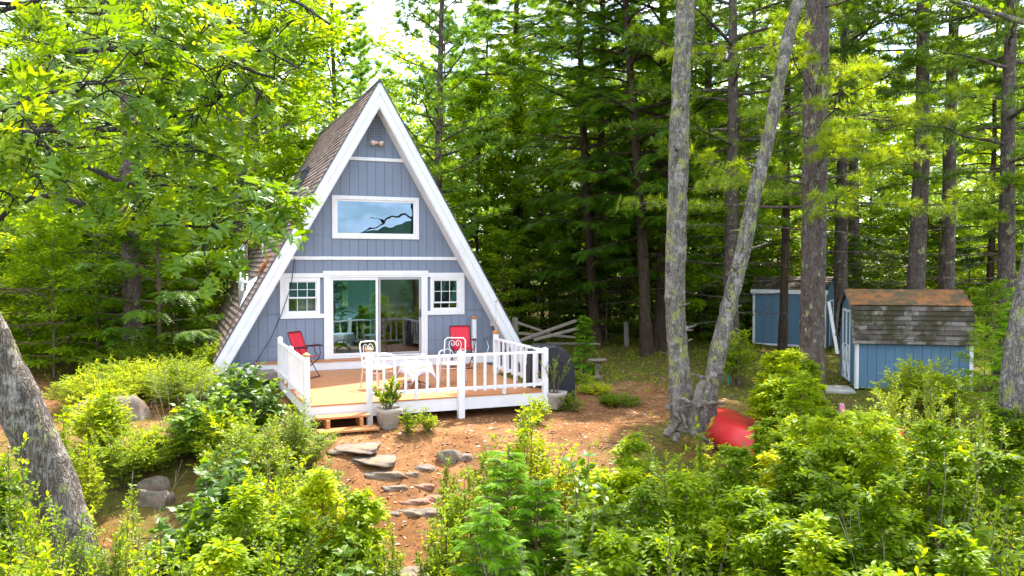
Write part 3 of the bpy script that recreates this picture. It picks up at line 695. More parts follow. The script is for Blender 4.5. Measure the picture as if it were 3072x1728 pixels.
# meter box, cable, tap
m = MB(); m.box(2.99, 3.13, -.07, -.002, 1.33, 1.54); mbx = m.build('meter_box', M['beige'], cabin, .008)
m = MB(); m.box(3.02, 3.10, -.078, -.071, 1.42, 1.5); m.build('meter_window', M['burg'], mbx)
m = MB(); m.tube([(3.06, -.02, 1.33), (3.07, -.02, 1.0), (3.1, -.02, .6)], .012, 6); m.build('conduit', M['charcoal'], cabin)
m = MB(); m.tube([(-1.96, -.04, 3.07), (-2.05, -.06, 2.4), (-2.28, -.07, 1.75), (-2.52, -.07, 1.2), (-2.86, -.08, .66)], .009, 5); m.build('cable', M['cable'], cabin)
m = MB(); m.tube([(2.86, -.02, .98), (2.86, -.11, .98), (2.86, -.14, .92)], .022, 8); m.tube([(2.86, -.06, 1.06), (2.86, -.06, .98)], .01, 6); m.box(2.81, 2.91, -.07, -.05, 1.05, 1.065); m.tube([(2.86, -.14, .92), (2.9, -.16, .8), (2.84, -.17, .66)], .012, 6)
m.build('tap', M['metal'], cabin)
# things on the left roof slope: sky window, stove pipe, short vent pipe
SL = Matrix(((-HS / math.hypot(1, HS), 0, -1 / math.hypot(1, HS), 0), (0, 1, 0, 0), (-1 / math.hypot(1, HS), 0, HS / math.hypot(1, HS), HZ), (0, 0, 0, 1)))  # x down slope, z out
m = MB(); s0, s1 = 2.02, 2.98; m.box(s0, s1, 3.9, 4.75, .0, .12, SL); sk = m.build('sky_window', M['charcoal'], cabin, .01)
m = MB(); m.box(s0 + .07, s1 - .07, 3.97, 4.68, .122, .13, SL); m.build('pane', M['glass_sky'], sk)
m = MB(); m.box(s0 - .12, s0, 3.84, 4.8, .02, .15, SL); m.build('flashing', M['charcoal'], sk)
pc = Vector((-3.02, .95, 0))
m = MB(); m.tube([(-3.05, .95, 2.30), (-3.05, .95, 3.42)], .115, 18); pipe = m.build('stove_pipe', M['metal'], cabin)
m = MB(); m.lathe([(.19, 0), (.12, .05), (.12, .06)], (-3.05, .95, 2.5), 18); m.build('storm_collar', M['metal'], pipe)
m = MB(); m.lathe([(.13, 0), (.2, .02), (.05, .12), (.001, .13)], (-3.05, .95, 3.46), 18); m.build('rain_cap', M['copper'], pipe)
m = MB()
base = [SL @ Vector(p) for p in ((5.35, .72, .03), (5.35, 1.18, .03), (6.3, 1.0, .03), (6.3, .9, .03))]
top_ = [Vector((-3.05 + .13 * math.cos(a), .95 + .13 * math.sin(a), 2.52)) for a in (R(40), R(140), R(220), R(320))]
vv = [base[0], base[1], base[2], base[3], Vector((-2.94, .84, 2.52)), Vector((-2.94, 1.06, 2.52)), Vector((-3.17, 1.06, 2.52)), Vector((-3.17, .84, 2.52))]
m.add(vv, [(0, 1, 5, 4), (1, 2, 6, 5), (2, 3, 7, 6), (3, 0, 4, 7)]); m.build('flashing_cone', M['metal'], pipe)
m = MB(); m.tube([(-2.32, 3.6, 3.2), (-2.32, 3.6, 3.75)], .06, 12); m.build('vent_pipe', M['metal'], cabin)
tm = tag(npmesh('fallen_needles', *place(T_PINE2, np.array([SL @ Vector((x, y, .05)) for x, y in zip(np.random.default_rng(3).normal(5.15, .13, 60), np.random.default_rng(4).normal(.72, .09, 60))]), np.random.default_rng(5).normal(0, 1, (60, 3)), np.random.default_rng(6).normal(0, 1, (60, 3)), np.full(60, .1)), M['litter'], rnd=np.full(60 * len(T_PINE2[0]), .6)), 'rusty clump of dead pine needles caught behind the stove pipe on the roof', 'pine needles', kind='stuff')
# ---------------------------------------------------------------- the room seen through the door
def dining_chair(loc, rz, label):
    t = empty('dining_chair', loc, rz, label, 'chair', 'dining chairs inside the cabin')
    MB().box(-.21, .21, -.21, .21, .43, .46).build('seat', M['cream'], t, .01)
    m = MB()
    for sx in (-1, 1): m.bar((sx * .19, .2, .45), (sx * .2, .29, 1.0), .045, .03)
    for z in (.62, .74, .94): m.bar((-.2, .22 + (z - .45) * .16, z), (.2, .22 + (z - .45) * .16, z), .02, .08)
    m.build('backrest', M['cream'], t)
    for sx in (-1, 1):
        for sy in (-1, 1): MB().bar((sx * .18, sy * .18, .43), (sx * .2, sy * .2, .0), .04, .04).build('leg', M['cream'], t)
    return t
dt = empty('dining_table', (.25, 2.3, .62), 0, 'pale dining table standing inside behind the sliding door', 'table')
MB().box(-.75, .75, -.45, .45, .70, .74).build('tabletop', M['cream'], dt, .01)
for sx in (-1, 1):
    for sy in (-1, 1): MB().bar((sx * .68, sy * .38, .70), (sx * .68, sy * .38, 0), .06, .06).build('leg', M['cream'], dt)
dining_chair((-.75, 1.7, .62), R(200), 'cream slat-back dining chair inside, behind the left glass panel')
dining_chair((.55, 1.35, .62), R(170), 'cream dining chair inside, behind the screened right panel')
dining_chair((.1, 3.0, .62), R(10), 'cream dining chair on the far side of the indoor table')
def curtain(x0, x1, label, gather):
    xs_ = np.linspace(0, 1, 40); V = []; 
    for z in (.66, 1.2, 1.9, 2.6):
        wf = 1 - gather * math.sin((z - .66) / 1.94 * math.pi) * .5
        for u in xs_: V.append((x0 + (x1 - x0) * u * wf, .24 + .025 * math.sin(u * 28), z))
    n = 40; Fc = [(r * n + i, r * n + i + 1, (r + 1) * n + i + 1, (r + 1) * n + i) for r in range(3) for i in range(n - 1)]
    o = npmesh('curtain', np.array(V), np.array(Fc), M['curtain'], smooth=True); s = o.modifiers.new('thick', 'SOLIDIFY'); s.thickness = .004
    tag(o, label, 'curtain', 'curtains of the sliding door')
curtain(-1.12, -.98, 'cream curtain drawn to the far left of the sliding door', .3)
curtain(-.12, .14, 'cream curtain gathered at the middle of the sliding door', -.9)
# ---------------------------------------------------------------- the deck
deck = empty('deck', (0, 0, 0), 0, 'low orange-stained deck with white railings before the cabin', 'deck')
DX0, DX1, DY0, FZ = -2.45, 2.16, -5.27, .43
rng0 = np.random.default_rng(2)
m = MB(); y = DY0
while y < -.42:
    y2 = min(y + .137, -.41); m.box(DX0 - .03, DX1 + (.5 if y > -2.3 else .03), y, y2, FZ - .028, FZ + rng0.uniform(-.001, .001)); y += .143
m.build('floor', M['stain'], deck)
m = MB(); m.box(DX0, DX1, DY0 + .01, DY0 + .05, .17, FZ - .029); m.build('rim_board', M['white'], deck)
m = MB(); m.box(DX0, DX0 + .04, DY0 + .051, -.42, .17, FZ - .029); m.build('rim_board', M['white'], deck)
m = MB(); m.box(DX1 - .04, DX1, DY0 + .051, -.42, .17, FZ - .029); m.build('rim_board', M['white'], deck)
m = MB(); m.box(-2.95, 3.0, -.38, -.35, FZ + .002, .62); m.box(-3.3, -2.951, -1.05, -.36, .4, .6); ld = m.build('landing_riser', M['white'], deck)
m = MB(); m.box(-2.90, 3.0, -.40, -.24, .622, .652); m.box(-2.90, 3.0, -.235, -.045, .622, .652); m.build('landing', M['stain'], deck)
m = MB(); m.box(-3.55, -2.5, -1.15, -.45, .36, .52); m.build('landing_end', M['greywood'], deck, .01)
def post(x, y, zb, zt, cap=None, w=.105):
    m = MB(); m.box(x - w / 2, x + w / 2, y - w / 2, y + w / 2, zb, zt); p = m.build('post', M['white'], deck, .006)
    if cap:
        m = MB(); m.lathe([(.085, 0), (.09, .02), (.075, .05), (.05, .055), (.05, .065), (.03, .08), (.001, .085)] if cap == 'round' else [(.093, 0), (.093, .025), (.085, .03), (.001, .07)], (x, y, zt), 16 if cap == 'round' else 4)
        m.build('post_cap', M['cap'], p, M=None if cap == 'round' else Matrix.Translation((x, y, 0)) @ Matrix.Rotation(R(45), 4, 'Z') @ Matrix.Translation((-x, -y, 0)))
    else:
        m = MB(); m.add([(x - w / 2, y - w / 2, zt), (x + w / 2, y - w / 2, zt), (x + w / 2, y + w / 2, zt), (x - w / 2, y + w / 2, zt), (x, y, zt + .03)], [(0, 1, 4), (1, 2, 4), (2, 3, 4), (3, 0, 4)]); m.build('post_cap', M['white'], p)
    return p
post(-2.47, -5.28, -.02, 1.31, 'square'); post(-1.36, -5.29, -.02, 1.36, 'square'); post(.38, -5.32, .02, 1.27, None, .12); post(2.14, -5.28, .05, 1.27)
post(2.20, -2.45, .43, 1.35, 'round'); post(2.48, -.2, .652, 1.54, 'round', .1); post(-2.47, -1.45, .43, 1.33); post(-2.46, -3.1, .43, 1.27)
def rail(a, b, zt, zb, n, w=.04, d=.04, off=0.0, blocks=()):
    ax, ay = a; bx, by = b; dv = Vector((bx - ax, by - ay, 0)); 
    MB().bar((ax, ay, zt), (bx, by, zt), .085, .045).build('top_rail', M['white'], deck, .005)
    MB().bar((ax, ay, zb), (bx, by, zb), .05, .06).build('bottom_rail', M['white'], deck, .004)
    for k in range(n):
        t = (k + 1) / (n + 1); x, y = ax + (bx - ax) * t, ay + (by - ay) * t
        nrm = Vector((dv.y, -dv.x, 0)).normalized() * off
        MB().bar((x + nrm.x, y + nrm.y, zb - .05), (x + nrm.x, y + nrm.y, zt - .022), w, d, (dv.normalized())).build('baluster', M['white'], deck)
    for t in blocks:
        x, y = ax + (bx - ax) * t, ay + (by - ay) * t; MB().bar((x, y, FZ), (x, y, zb - .03), .05, .06, dv.normalized()).build('rail_foot', M['white'], deck)
rail((-1.305, -5.29), (.32, -5.31), 1.205, .575, 7, .042, .042, .045, (.5,))
rail((.44, -5.31), (2.085, -5.29), 1.205, .575, 7, .042, .042, .045, (.5,))
rail((2.15, -5.22), (2.2, -2.51), 1.22, .60, 9, .03, .07, -.04, (.55,))
rail((-2.47, -5.22), (-2.46, -3.16), 1.20, .56, 13, .024, .095, .045, (.5,))
rail((-2.46, -3.04), (-2.47, -1.5), 1.21, .56, 9, .024, .095, .045, (.5,))
# steps
m = MB(); m.box(-2.35, -1.42, -5.63, -5.30, .225, .265); m.build('step', M['stain'], deck, .006)
m = MB(); m.box(-2.37, -1.34, -5.98, -5.66, .045, .085); m.build('step', M['stain'], deck, .006)
for x_ in (-1.62, -2.2):
    m = MB(); m.box(x_, x_ + .06, -5.72, -5.32, .087, .222); m.build('step_support', M['stain'], deck); m = MB(); m.box(x_ + .02, x_ + .08, -5.9, -5.4, -.15, .043); m.build('step_foot', M['stain'], deck)
# ---------------------------------------------------------------- things on the deck
def red_chair(loc, rz, label):
    t = empty('folding_chair', loc, rz, label, 'folding chair', 'red folding chairs on the deck')
    # faces -Y ; frame
    fr = MB()
    for sx in (-.25, .25):
        fr.tube([(sx, .22, .98), (sx, .02, .42), (sx, -.24, .03), (sx, -.27, .012)], .012, 6)
        fr.tube([(sx, -.28, .52), (sx, -.24, .40), (sx, .24, .03), (sx, .28, .012)], .012, 6)
    fr.tube([(-.25, -.27, .012), (.25, -.27, .012)], .012, 6); fr.tube([(-.25, .28, .012), (.25, .28, .012)], .012, 6)
    fr.tube([(-.25, .22, .98), (-.2, .235, 1.0), (.2, .235, 1.0), (.25, .22, .98)], .012, 6)
    fr.build('frame', M['burg'], t)
    n = 9; V = []
    for i in range(n):
        u = i / (n - 1); z = .44 + .57 * u; y_ = .03 + .235 * u * (.9 + .1 * u)
        for sx in np.linspace(-.235, .235, 7): V.append((sx, y_ + .03 * math.cos(sx * 6.5) - .03 + (.012 * math.sin(u * 40) if u > .8 else 0), z - (abs(sx) ** 3) * (1.5 if i == n - 1 else 0)))
    Fc = [(r * 7 + i, r * 7 + i + 1, (r + 1) * 7 + i + 1, (r + 1) * 7 + i) for r in range(n - 1) for i in range(6)]
    o = npmesh('backrest', np.array(V), np.array(Fc), M['red'], t, smooth=True); s = o.modifiers.new('thick', 'SOLIDIFY'); s.thickness = .014
    V = []
    for i in range(6):
        u = i / 5
        for sx in np.linspace(-.24, .24, 5): V.append((sx, .03 - .30 * u, .44 - .025 * math.sin(u * 3.1) + .02 * u))
    Fc = [(r * 5 + i, r * 5 + i + 1, (r + 1) * 5 + i + 1, (r + 1) * 5 + i) for r in range(5) for i in range(4)]
    o = npmesh('seat', np.array(V), np.array(Fc), M['red'], t, smooth=True); s = o.modifiers.new('thick', 'SOLIDIFY'); s.thickness = .012
    for sx in (-.285, .285):
        m = MB(); m.tube([(sx, .12, .66), (sx, -.05, .68), (sx, -.22, .70), (sx, -.32, .68)], [.018, .022, .026, .014], 8)
        m.tube([(sx, -.24, .68), (sx * .9, -.28, .52)], .01, 6); m.tube([(sx, -.08, .67), (sx * .9, -.2, .44)], .01, 6); m.build('armrest', M['burg'], t)
    return t
red_chair((-1.98, -1.45, .432), R(48), 'red folding chair with dark arms beside the left deck railing')
red_chair((1.82, -1.15, .432), R(-6), 'red folding chair by the wall, behind a white scroll-backed chair')
def spiral(cx, cz, r0, turns, a0, sgn, y):
    P = []
    for i in range(26):
        u = i / 25; a = a0 + sgn * turns * 2 * math.pi * u; r = r0 * (1 - .82 * u); P.append((cx + r * math.cos(a), y, cz + r * math.sin(a)))
    return P
def white_chair(loc, rz, label):
    t = empty('garden_chair', loc, rz, label, 'garden chair', 'white metal garden chairs')
    m = MB(); m.tube([(-.22, .20, .44), (-.225, .26, .7), (-.22, .30, .88), (-.17, .315, .93), (.17, .315, .93), (.22, .30, .88), (.225, .26, .7), (.22, .20, .44)], .014, 8)
    # heart scrolls in the back
    for s in (-1, 1):
        m.tube([(0, .27, .56), (s * .05, .275, .62), (s * .11, .285, .70), (s * .135, .29, .78), (s * .12, .3, .85), (s * .07, .305, .88), (s * .02, .3, .85), (s * .015, .295, .79), (s * .05, .29, .76), (s * .08, .29, .79), (s * .065, .295, .83)], .0075, 6)
        m.tube([(s * .2, .25, .68), (s * .16, .26, .71), (s * .1, .26, .66), (s * .1, .25, .60), (s * .14, .25, .58)], .0075, 6)
        m.tube([(s * .21, .23, .56), (0, .24, .56)], .008, 6)
    m.build('backrest', M['whitemetal'], t)
    m = MB(); m.lathe([(.001, .455), (.20, .455), (.235, .44), (.235, .41), (.001, .41)], (0, 0, 0), 24, 4); m.build('seat', M['whitemetal'], t)
    m = MB(); m.box(-.215, .215, -.2, .2, .33, .345); m.build('stretcher', M['beige'], t)
    for s in (-1, 1):
        m = MB(); m.tube([(s * .225, .25, .66), (s * .26, .1, .68), (s * .265, -.1, .67), (s * .26, -.2, .62), (s * .24, -.23, .52), (s * .235, -.22, .44)], .016, 8); m.build('armrest', M['whitemetal'], t)
    for sx in (-1, 1):
        for sy in (-1, 1): MB().tube([(sx * .22, sy * .2, .43), (sx * .235, sy * .225, .2), (sx * .25, sy * .25, .0)], .015, 8).build('leg', M['beige'], t)
    return t
white_chair((-.83, -3.72, .432), R(30), 'white metal chair behind the amber-capped post at the steps, facing the small table')
white_chair((.78, -3.62, .432), R(-28), 'white metal chair right of the small table, behind the middle post')
tb = empty('patio_table', (-.08, -3.85, .432), R(12), 'small patio table on curved legs under a plaid cloth', 'table')
MB().lathe([(.001, .5), (.29, .5), (.29, .485), (.001, .485)], (0, 0, 0), 28).build('tabletop', M['whitemetal'], tb)
MB().tube([(0, 0, .485), (0, 0, .15)], .018, 8).build('column', M['darkmetal'], tb)
for k in range(4):
    a = R(45 + 90 * k); c_, s_ = math.cos(a), math.sin(a)
    MB().tube([(0, 0, .2), (c_ * .05, s_ * .05, .13), (c_ * .2, s_ * .2, .08), (c_ * .27, s_ * .27, .05), (c_ * .28, s_ * .28, .005)], .011, 7).build('leg', M['darkmetal'], tb)
# table cloth
def cloth():
    n = 41; V = []; uv = []
    for i in range(n):
        for j in range(n):
            u, v = (i / (n - 1) - .5), (j / (n - 1) - .5); x, y_ = u * .98, v * .98; r = math.hypot(x, y_); a = math.atan2(y_, x)
            if r > .3:
                e = r - .3; fold = 1 + .1 * math.sin(a * 8 + 1); rr = .3 + e * .28 * fold; z = .506 - e * .93
            else: rr = r; z = .506
            V.append((rr * math.cos(a), rr * math.sin(a), z)); uv.append((u, v))
    Fc = [(i * n + j, (i + 1) * n + j, (i + 1) * n + j + 1, i * n + j + 1) for i in range(n - 1) for j in range(n - 1)]
    me = bpy.data.meshes.new('tablecloth'); me.from_pydata(V, [], Fc); ul = me.uv_layers.new(name='UVMap')
    for l in me.loops: ul.data[l.index].uv = uv[l.vertex_index]
    for p in me.polygons: p.use_smooth = True
    o = link('tablecloth', me, M['cloth']); o.location = (-.08, -3.85, .434); o.rotation_euler = (0, 0, R(20)); s = o.modifiers.new('thick', 'SOLIDIFY'); s.thickness = .003
    tag(o, 'white tablecloth with orange and blue plaid border draped over the small deck table', 'tablecloth')
cloth()
q = onY(1270, 1062, -5.3); m = MB()
for k in range(5):
    a = k * 1.256; m.tube([(q[0], -5.3, 1.235), (q[0] + .035 * math.cos(a), -5.3 + .035 * math.sin(a), 1.265), (q[0] + .045 * math.cos(a), -5.3 + .045 * math.sin(a), 1.24)], .008, 5)
tag(m.build('rope_ornament', M['beige']), 'little beige knot lying on the front deck rail', 'ornament')
# planters
def planter(loc, rz, label, r=.23, h=.42):
    t = empty('planter', loc, rz, label, 'planter', 'square tapered planters by the deck')
    m = MB(); m.lathe([(.001, 0), (r * .62, 0), (r * .66, .035), (r * .68, .05), (r * .70, .06), (r * .95, h - .09), (r * 1.03, h - .075), (r * 1.06, h), (r * .97, h), (r * .93, h - .05)], n=36, sq=5.5)
    for a in (0, 90, 180, 270):
        m.tube([(Matrix.Rotation(R(a), 3, 'Z') @ Vector(p)) for p in ((-.09, -r * .84, .12), (.09, -r * .84, .12), (.095, -r * .94, .26), (-.095, -r * .94, .26), (-.09, -r * .84, .12))], .006, 5)
    m.build('pot', M['pot'], t); m = MB(); m.lathe([(r * .93, h - .05), (.001, h - .03)], n=36, sq=5.5); m.build('soil', M['soil'], t); return t
pz = g1(-1.08, -5.62); planter((-1.10, -5.66, pz), R(8), 'cream stone planter with a leafy green plant beside the deck steps', .195, .38)
pz2 = .02; planter((2.36, -5.25, .06), R(30), 'half-shaded stone planter with wispy stems at the right deck corner', .2, .34)
W_, Fo = shrub(31, .62, .42, 7, 6, 5, .085, T_ELL, per=2); plantobj('potted_plant', W_, Fo, M['twig'], M['leaf_gloss'], 'stem', 'foliage', (-1.12, -5.66, pz + .33), 0, 'leafy green plant growing in the planter beside the steps', 'plant')
W_, Fo = shrub(32, .85, .8, 10, 6, 6, .035, T_ELL, per=1); plantobj('potted_plant', W_, Fo, M['twig'], M['leaf_bush'], 'stem', 'foliage', (2.34, -5.25, .36), 0, 'thin wispy plant in the planter at the deck corner', 'plant')
# covered grill
gq = at(1648, 1100, 17.0); g = empty('covered_grill', (gq[0], gq[1], g1(gq[0], gq[1])), R(-14), 'barbecue grill under a creased black cover beside the deck', 'grill')
prof = [(-.52, .16), (-.50, .62), (-.46, .98), (-.34, 1.07), (.12, 1.07), (.30, 1.0), (.50, .74), (.53, .60), (.52, .16)]
rng = np.random.default_rng(9); V = []; ys_ = np.linspace(-.30, .30, 9); pp = []
for a, b in zip(prof[:-1], prof[1:]):
    for u in np.linspace(0, 1, 5)[:-1]: pp.append((a[0] + (b[0] - a[0]) * u, a[1] + (b[1] - a[1]) * u))
pp.append(prof[-1]); n = len(pp)
for k, yv in enumerate(ys_):
    e = abs(yv / .3) ** 4
    for (x, z) in pp: V.append((x * (1 - .05 * e) + rng.normal(0, .007), yv + rng.normal(0, .006), z - (.05 * e if z > .7 else 0) + rng.normal(0, .006)))
Fc = [(k * n + i, k * n + i + 1, (k + 1) * n + i + 1, (k + 1) * n + i) for k in range(8) for i in range(n - 1)]
c0 = len(V)
for k, yy in ((0, -.315), (8, .315)):
    for i in range(n):
        pass
caps = [tuple(range(n)), tuple(range(8 * n, 9 * n))[::-1]]
g.scale = (.95, 1, 1.17); me = bpy.data.meshes.new('cover'); me.from_pydata(V, [], Fc + caps); link('cover', me, M['cover'], g)
for sx in (-.4, .4):
    for sy in (-.2, .2): MB().bar((sx, sy, 0), (sx, sy, .3), .035, .035).build('leg', M['darkmetal'], g)
MB().tube([(.36, -.24, .07), (.36, -.2, .07)], .07, 14).build('wheel', M['darkmetal'], g)
# pole with a ball beside the rake board
q = onY(1492, 905, -1.0); q2 = onY(1488, 995, -1.0)
m = MB(); m.tube([(q2[0], -1.0, .5), (q2[0], -1.0, q[2])], .009, 6); t = empty('ball_pole', (0, 0, 0), 0, 'thin pole with a pale ball on top beside the right rake board', 'pole'); m.build('shaft', M['beige'], t)
MB().lathe([(.001, -.04), (.03, -.028), (.042, 0), (.03, .028), (.001, .04)], (q2[0], -1.0, q[2] + .03), 12).build('ball', M['beige'], t)
# ---------------------------------------------------------------- sheds
FH = np.array([math.sin(YAW), math.cos(YAW), 0.0])
def camdir(deg): a = R(deg); return RT * math.sin(a) + FH * math.cos(a)
def basis(o, u, v):
    m4 = Matrix.Identity(4)
    for i in range(3): m4[i][0] = u[i]; m4[i][1] = v[i]; m4[i][2] = (0, 0, 1)[i]; m4[i][3] = o[i]
    return m4
def roofplane(name, A, B, C_, D, mat, parent, n=8, lift=.02):
    """courses from ridge line AB down to eave line DC (A-D, B-C)"""
    A, B, C_, D = [Vector(p) for p in (A, B, C_, D)]; nr = (B - A).cross(D - A).normalized()
    if nr.z < 0: nr = -nr
    V = []; Fq = []; uv = []; Ls = (D - A).length; Lw = (B - A).length
    for i in range(n):
        t0, t1 = i / n, (i + 1) / n; b = len(V); a0, b0, a1, b1 = A.lerp(D, t0), B.lerp(C_, t0), A.lerp(D, t1), B.lerp(C_, t1)
        V += [a0, b0, b1 + nr * lift, a1 + nr * lift, a1, b1]; uv += [(0, -t0 * Ls), (Lw, -t0 * Ls), (Lw, -(t1 - .01) * Ls), (0, -(t1 - .01) * Ls), (0, -t1 * Ls), (Lw, -t1 * Ls)]
        Fq += [(b, b + 1, b + 2, b + 3), (b + 3, b + 2, b + 5, b + 4), (b, b + 3, b + 4), (b + 1, b + 5, b + 2)]
    Fq.append(tuple([0, 1, len(V) - 1, len(V) - 2])) if False else None
    me = bpy.data.meshes.new(name); me.from_pydata([tuple(p) for p in V], [], Fq); ul = me.uv_layers.new(name='UVMap')
    for l in me.loops: ul.data[l.index].uv = uv[l.vertex_index]
    o = link(name, me, mat, parent); return o
# front shed, gambrel roof
o = at(2568, 1170, 18.5); zg = g1(o[0], o[1]); dep = (2.9 - zg) * F / 373; o = at(2568, 1170, dep)
v_ = camdir(12.5); u_ = camdir(102.5); L1, W1 = 2.45, 2.2
shed = empty('garden_shed', (0, 0, 0), 0, 'blue gambrel-roofed shed with orange needles on its roof, before the pines', 'shed'); shed.matrix_world = basis((o[0], o[1], zg), u_, v_)
wh = 1.12
def boards(mb, x0, x1, y, z0, z1, step=.2, gap=.008, t=.02, axis='x'):
    k = int(round((x1 - x0) / step)); s = (x1 - x0) / k
    for i in range(k):
        a, b = x0 + i * s + gap / 2, x0 + (i + 1) * s - gap / 2
        if axis == 'x': mb.box(a, b, y, y + t, z0, z1)
        else: mb.box(y, y + t, a, b, z0, z1)
m = MB(); m.box(.02, L1 - .02, .02, .06, .06, wh); m.box(.02, L1 - .02, W1 - .06, W1 - .02, .06, wh); boards(m, .05, L1 - .05, -.0, .05, wh, .2)
m.build('side_wall', M['shedblue'], shed)
gp = [(0, .06), (0, wh), (.30, 1.93), (W1 / 2, 2.28), (W1 - .30, 1.93), (W1, wh), (W1, .06)]
for xx, nm in ((-.0, 'end_wall'), (L1 - .03, 'end_wall')):
    m = MB(); m.prism([(xx, y, z) for y, z in gp], (0, 0, 0), (.03, 0, 0)); m.build(nm, M['shedblue'], shed)
ov = .1
def rp(y0, z0, y1, z1, mat, n): return roofplane('roof', (-ov, y0, z0), (L1 + ov, y0, z0), (L1 + ov, y1, z1), (-ov, y1, z1), mat, shed, n)
rp(.27, 1.96, -.14, 1.10, M['shingle_dark'], 8); rp(W1 / 2, 2.33, .255, 1.975, M['needleroof'], 1); rp(W1 - .27, 1.96, W1 + .14, 1.10, M['shingle_dark'], 8); rp(W1 / 2, 2.33, W1 - .255, 1.975, M['shingle_dark'], 5)
m = MB()
for a, b in (((-.14, 1.08), (.27, 1.93)), ((.27, 1.93), (W1 / 2, 2.29)), ((W1 / 2, 2.29), (W1 - .27, 1.93)), ((W1 - .27, 1.93), (W1 + .14, 1.08))):
    m.bar((-.08, a[0], a[1]), (-.08, b[0], b[1]), .03, .05, (1, 0, 0))
m.build('rake_trim', M['greywood'], shed)
m = MB(); m.box(-.03, .05, -.03, -.005, .04, wh - .02); m.box(-.035, -.003, -.03, .05, .04, wh - .0); m.build('corner_board', M['white'], shed); m = MB(); m.box(L1 - .05, L1 + .03, -.03, -.005, .04, wh - .02); m.build('corner_board', M['white'], shed)
d0, d1 = .62, 1.62
m = MB(); m.box(-.025, -.004, d0, d1, .12, 1.84); dd = m.build('door', M['shedblue'], shed)
m = MB()
for a, b in ((d0, d0 + .5), (d0 + .5, d1)):
    m.box(-.045, -.027, a, a + .06, .12, 1.84); m.box(-.045, -.027, b - .06, b, .12, 1.84)
    for z in (.12, .92, 1.78): m.box(-.045, -.027, a + .06, b - .06, z, z + .06)
    m.bar((-.036, a + .05, .18), (-.036, b - .05, .92), .018, .05, (1, 0, 0)); m.bar((-.039, b - .05, .18), (-.039, a + .05, .92), .018, .05, (1, 0, 0))
m.build('door_trim', M['white'], dd)
m = MB(); m.box(-.06, -.046, d0 + .44, d0 + .56, .93, .97); m.build('handle', M['charcoal'], dd)
pad = at(2500, 1145, dep); m = MB(); m.box(-.5, .5, -.4, .6, -.05, .035); pd = m.build('concrete_pad', M['concrete'], M=basis((pad[0] - .1, pad[1], g1(pad[0], pad[1])), u_, v_)); tag(pd, 'pale concrete pad before the door of the gambrel shed', 'paving')
# back shed
o = at(2475, 1050, 25.3); zg = g1(o[0], o[1]); dep2 = (2.9 - zg) * F / 253; o = at(2475, 1050, dep2)
v_ = camdir(33); u_ = camdir(33 - 90)
shed2 = empty('storage_shed', (0, 0, 0), 0, 'blue shed with white corner boards half hidden behind the thick pine', 'shed'); sc2 = dep2 / 25.3; L2, W2, wh2 = 2.2 * sc2, 1.6, 1.82 * sc2
shed2.matrix_world = basis((o[0] + u_[0] * L2, o[1] + u_[1] * L2, zg), -u_, v_)
m = MB(); m.box(.02, L2 - .02, .02, .05, .08, wh2); m.box(.02, L2 - .02, W2 - .05, W2 - .02, .08, wh2); boards(m, .06, L2 - .06, 0, .08, wh2, .3); m.build('side_wall', M['shedblue'], shed2)
for xx in (0, L2 - .03):
    m = MB(); m.prism([(xx, y, z) for y, z in ((0, .06), (0, wh2), (.25, wh2 + .25), (W2 / 2, wh2 + .42), (W2 - .25, wh2 + .25), (W2, wh2), (W2, .06))], (0, 0, 0), (.03, 0, 0)); m.build('end_wall', M['shedblue'], shed2)
def rp2(y0, z0, y1, z1, mat, n): return roofplane('roof', (-ov, y0, z0), (L2 + ov, y0, z0), (L2 + ov, y1, z1), (-ov, y1, z1), mat, shed2, n)
rp2(W2 / 2, wh2 + .46, .24, wh2 + .27, M['shingle_dark'], 3); rp2(.25, wh2 + .27, -.1, wh2 + .02, M['shingle_dark'], 4); rp2(W2 / 2, wh2 + .46, W2 - .24, wh2 + .27, M['shingle_dark'], 3); rp2(W2 - .25, wh2 + .27, W2 + .1, wh2 + .02, M['shingle_dark'], 4)
m = MB(); m.box(-.09, L2 + .09, -.09, -.06, wh2 - .12, wh2 + .03); m.build('fascia_board', M['white'], shed2)
m = MB(); m.box(-.03, .05, -.03, -.004, .06, wh2 - .12); m.build('corner_board', M['white'], shed2); m = MB(); m.box(L2 - .05, L2 + .03, -.03, -.004, .06, wh2 - .12); m.build('corner_board', M['white'], shed2); m = MB(); m.box(.051, L2 - .051, -.03, -.004, .06, .13); m.build('base_board', M['white'], shed2)
m = MB(); m.box(L2 + .003, L2 + .03, .45, 1.05, .1, 1.65); dd2 = m.build('door', M['shedblue'], shed2)
m = MB(); frm = m
for a in (.45, .99): m.box(L2 + .031, L2 + .045, a, a + .06, .1, 1.65)
m.box(L2 + .031, L2 + .045, .51, .99, 1.59, 1.65); m.build('door_trim', M['white'], dd2)
p0 = at(2486, 905, dep2 - .6); p1 = at(2512, 1066, dep2 - 1.6); m = MB(); m.bar(tuple(p0), (p1[0], p1[1], g1(p1[0], p1[1]) + .02), .1, .03); tag(m.build('leaning_board', M['white']), 'long white board leaning against the end of the back shed', 'board')
# ---------------------------------------------------------------- yard things
def lath(name, prof, loc, mat, label, cat, n=24): m = MB(); m.lathe(prof, n=n); o_ = m.build(name, mat); o_.location = loc; return tag(o_, label, cat)
q = at(1792, 1135, 20.2); zg = g1(q[0], q[1]); bb = empty('bird_bath', (q[0], q[1], zg), 0, 'grey stone bird bath standing in the yard past the grill', 'bird bath')
bb.scale = (.8, .8, .9)
MB().lathe([(.001, 0), (.15, 0), (.14, .05), (.06, .09), (.05, .2), (.07, .36), (.1, .42), (.001, .42)]).build('pedestal', M['rock'], bb)
MB().lathe([(.001, .42), (.12, .42), (.29, .49), (.30, .52), (.27, .52), (.12, .47), (.001, .47)]).build('basin', M['rock'], bb)
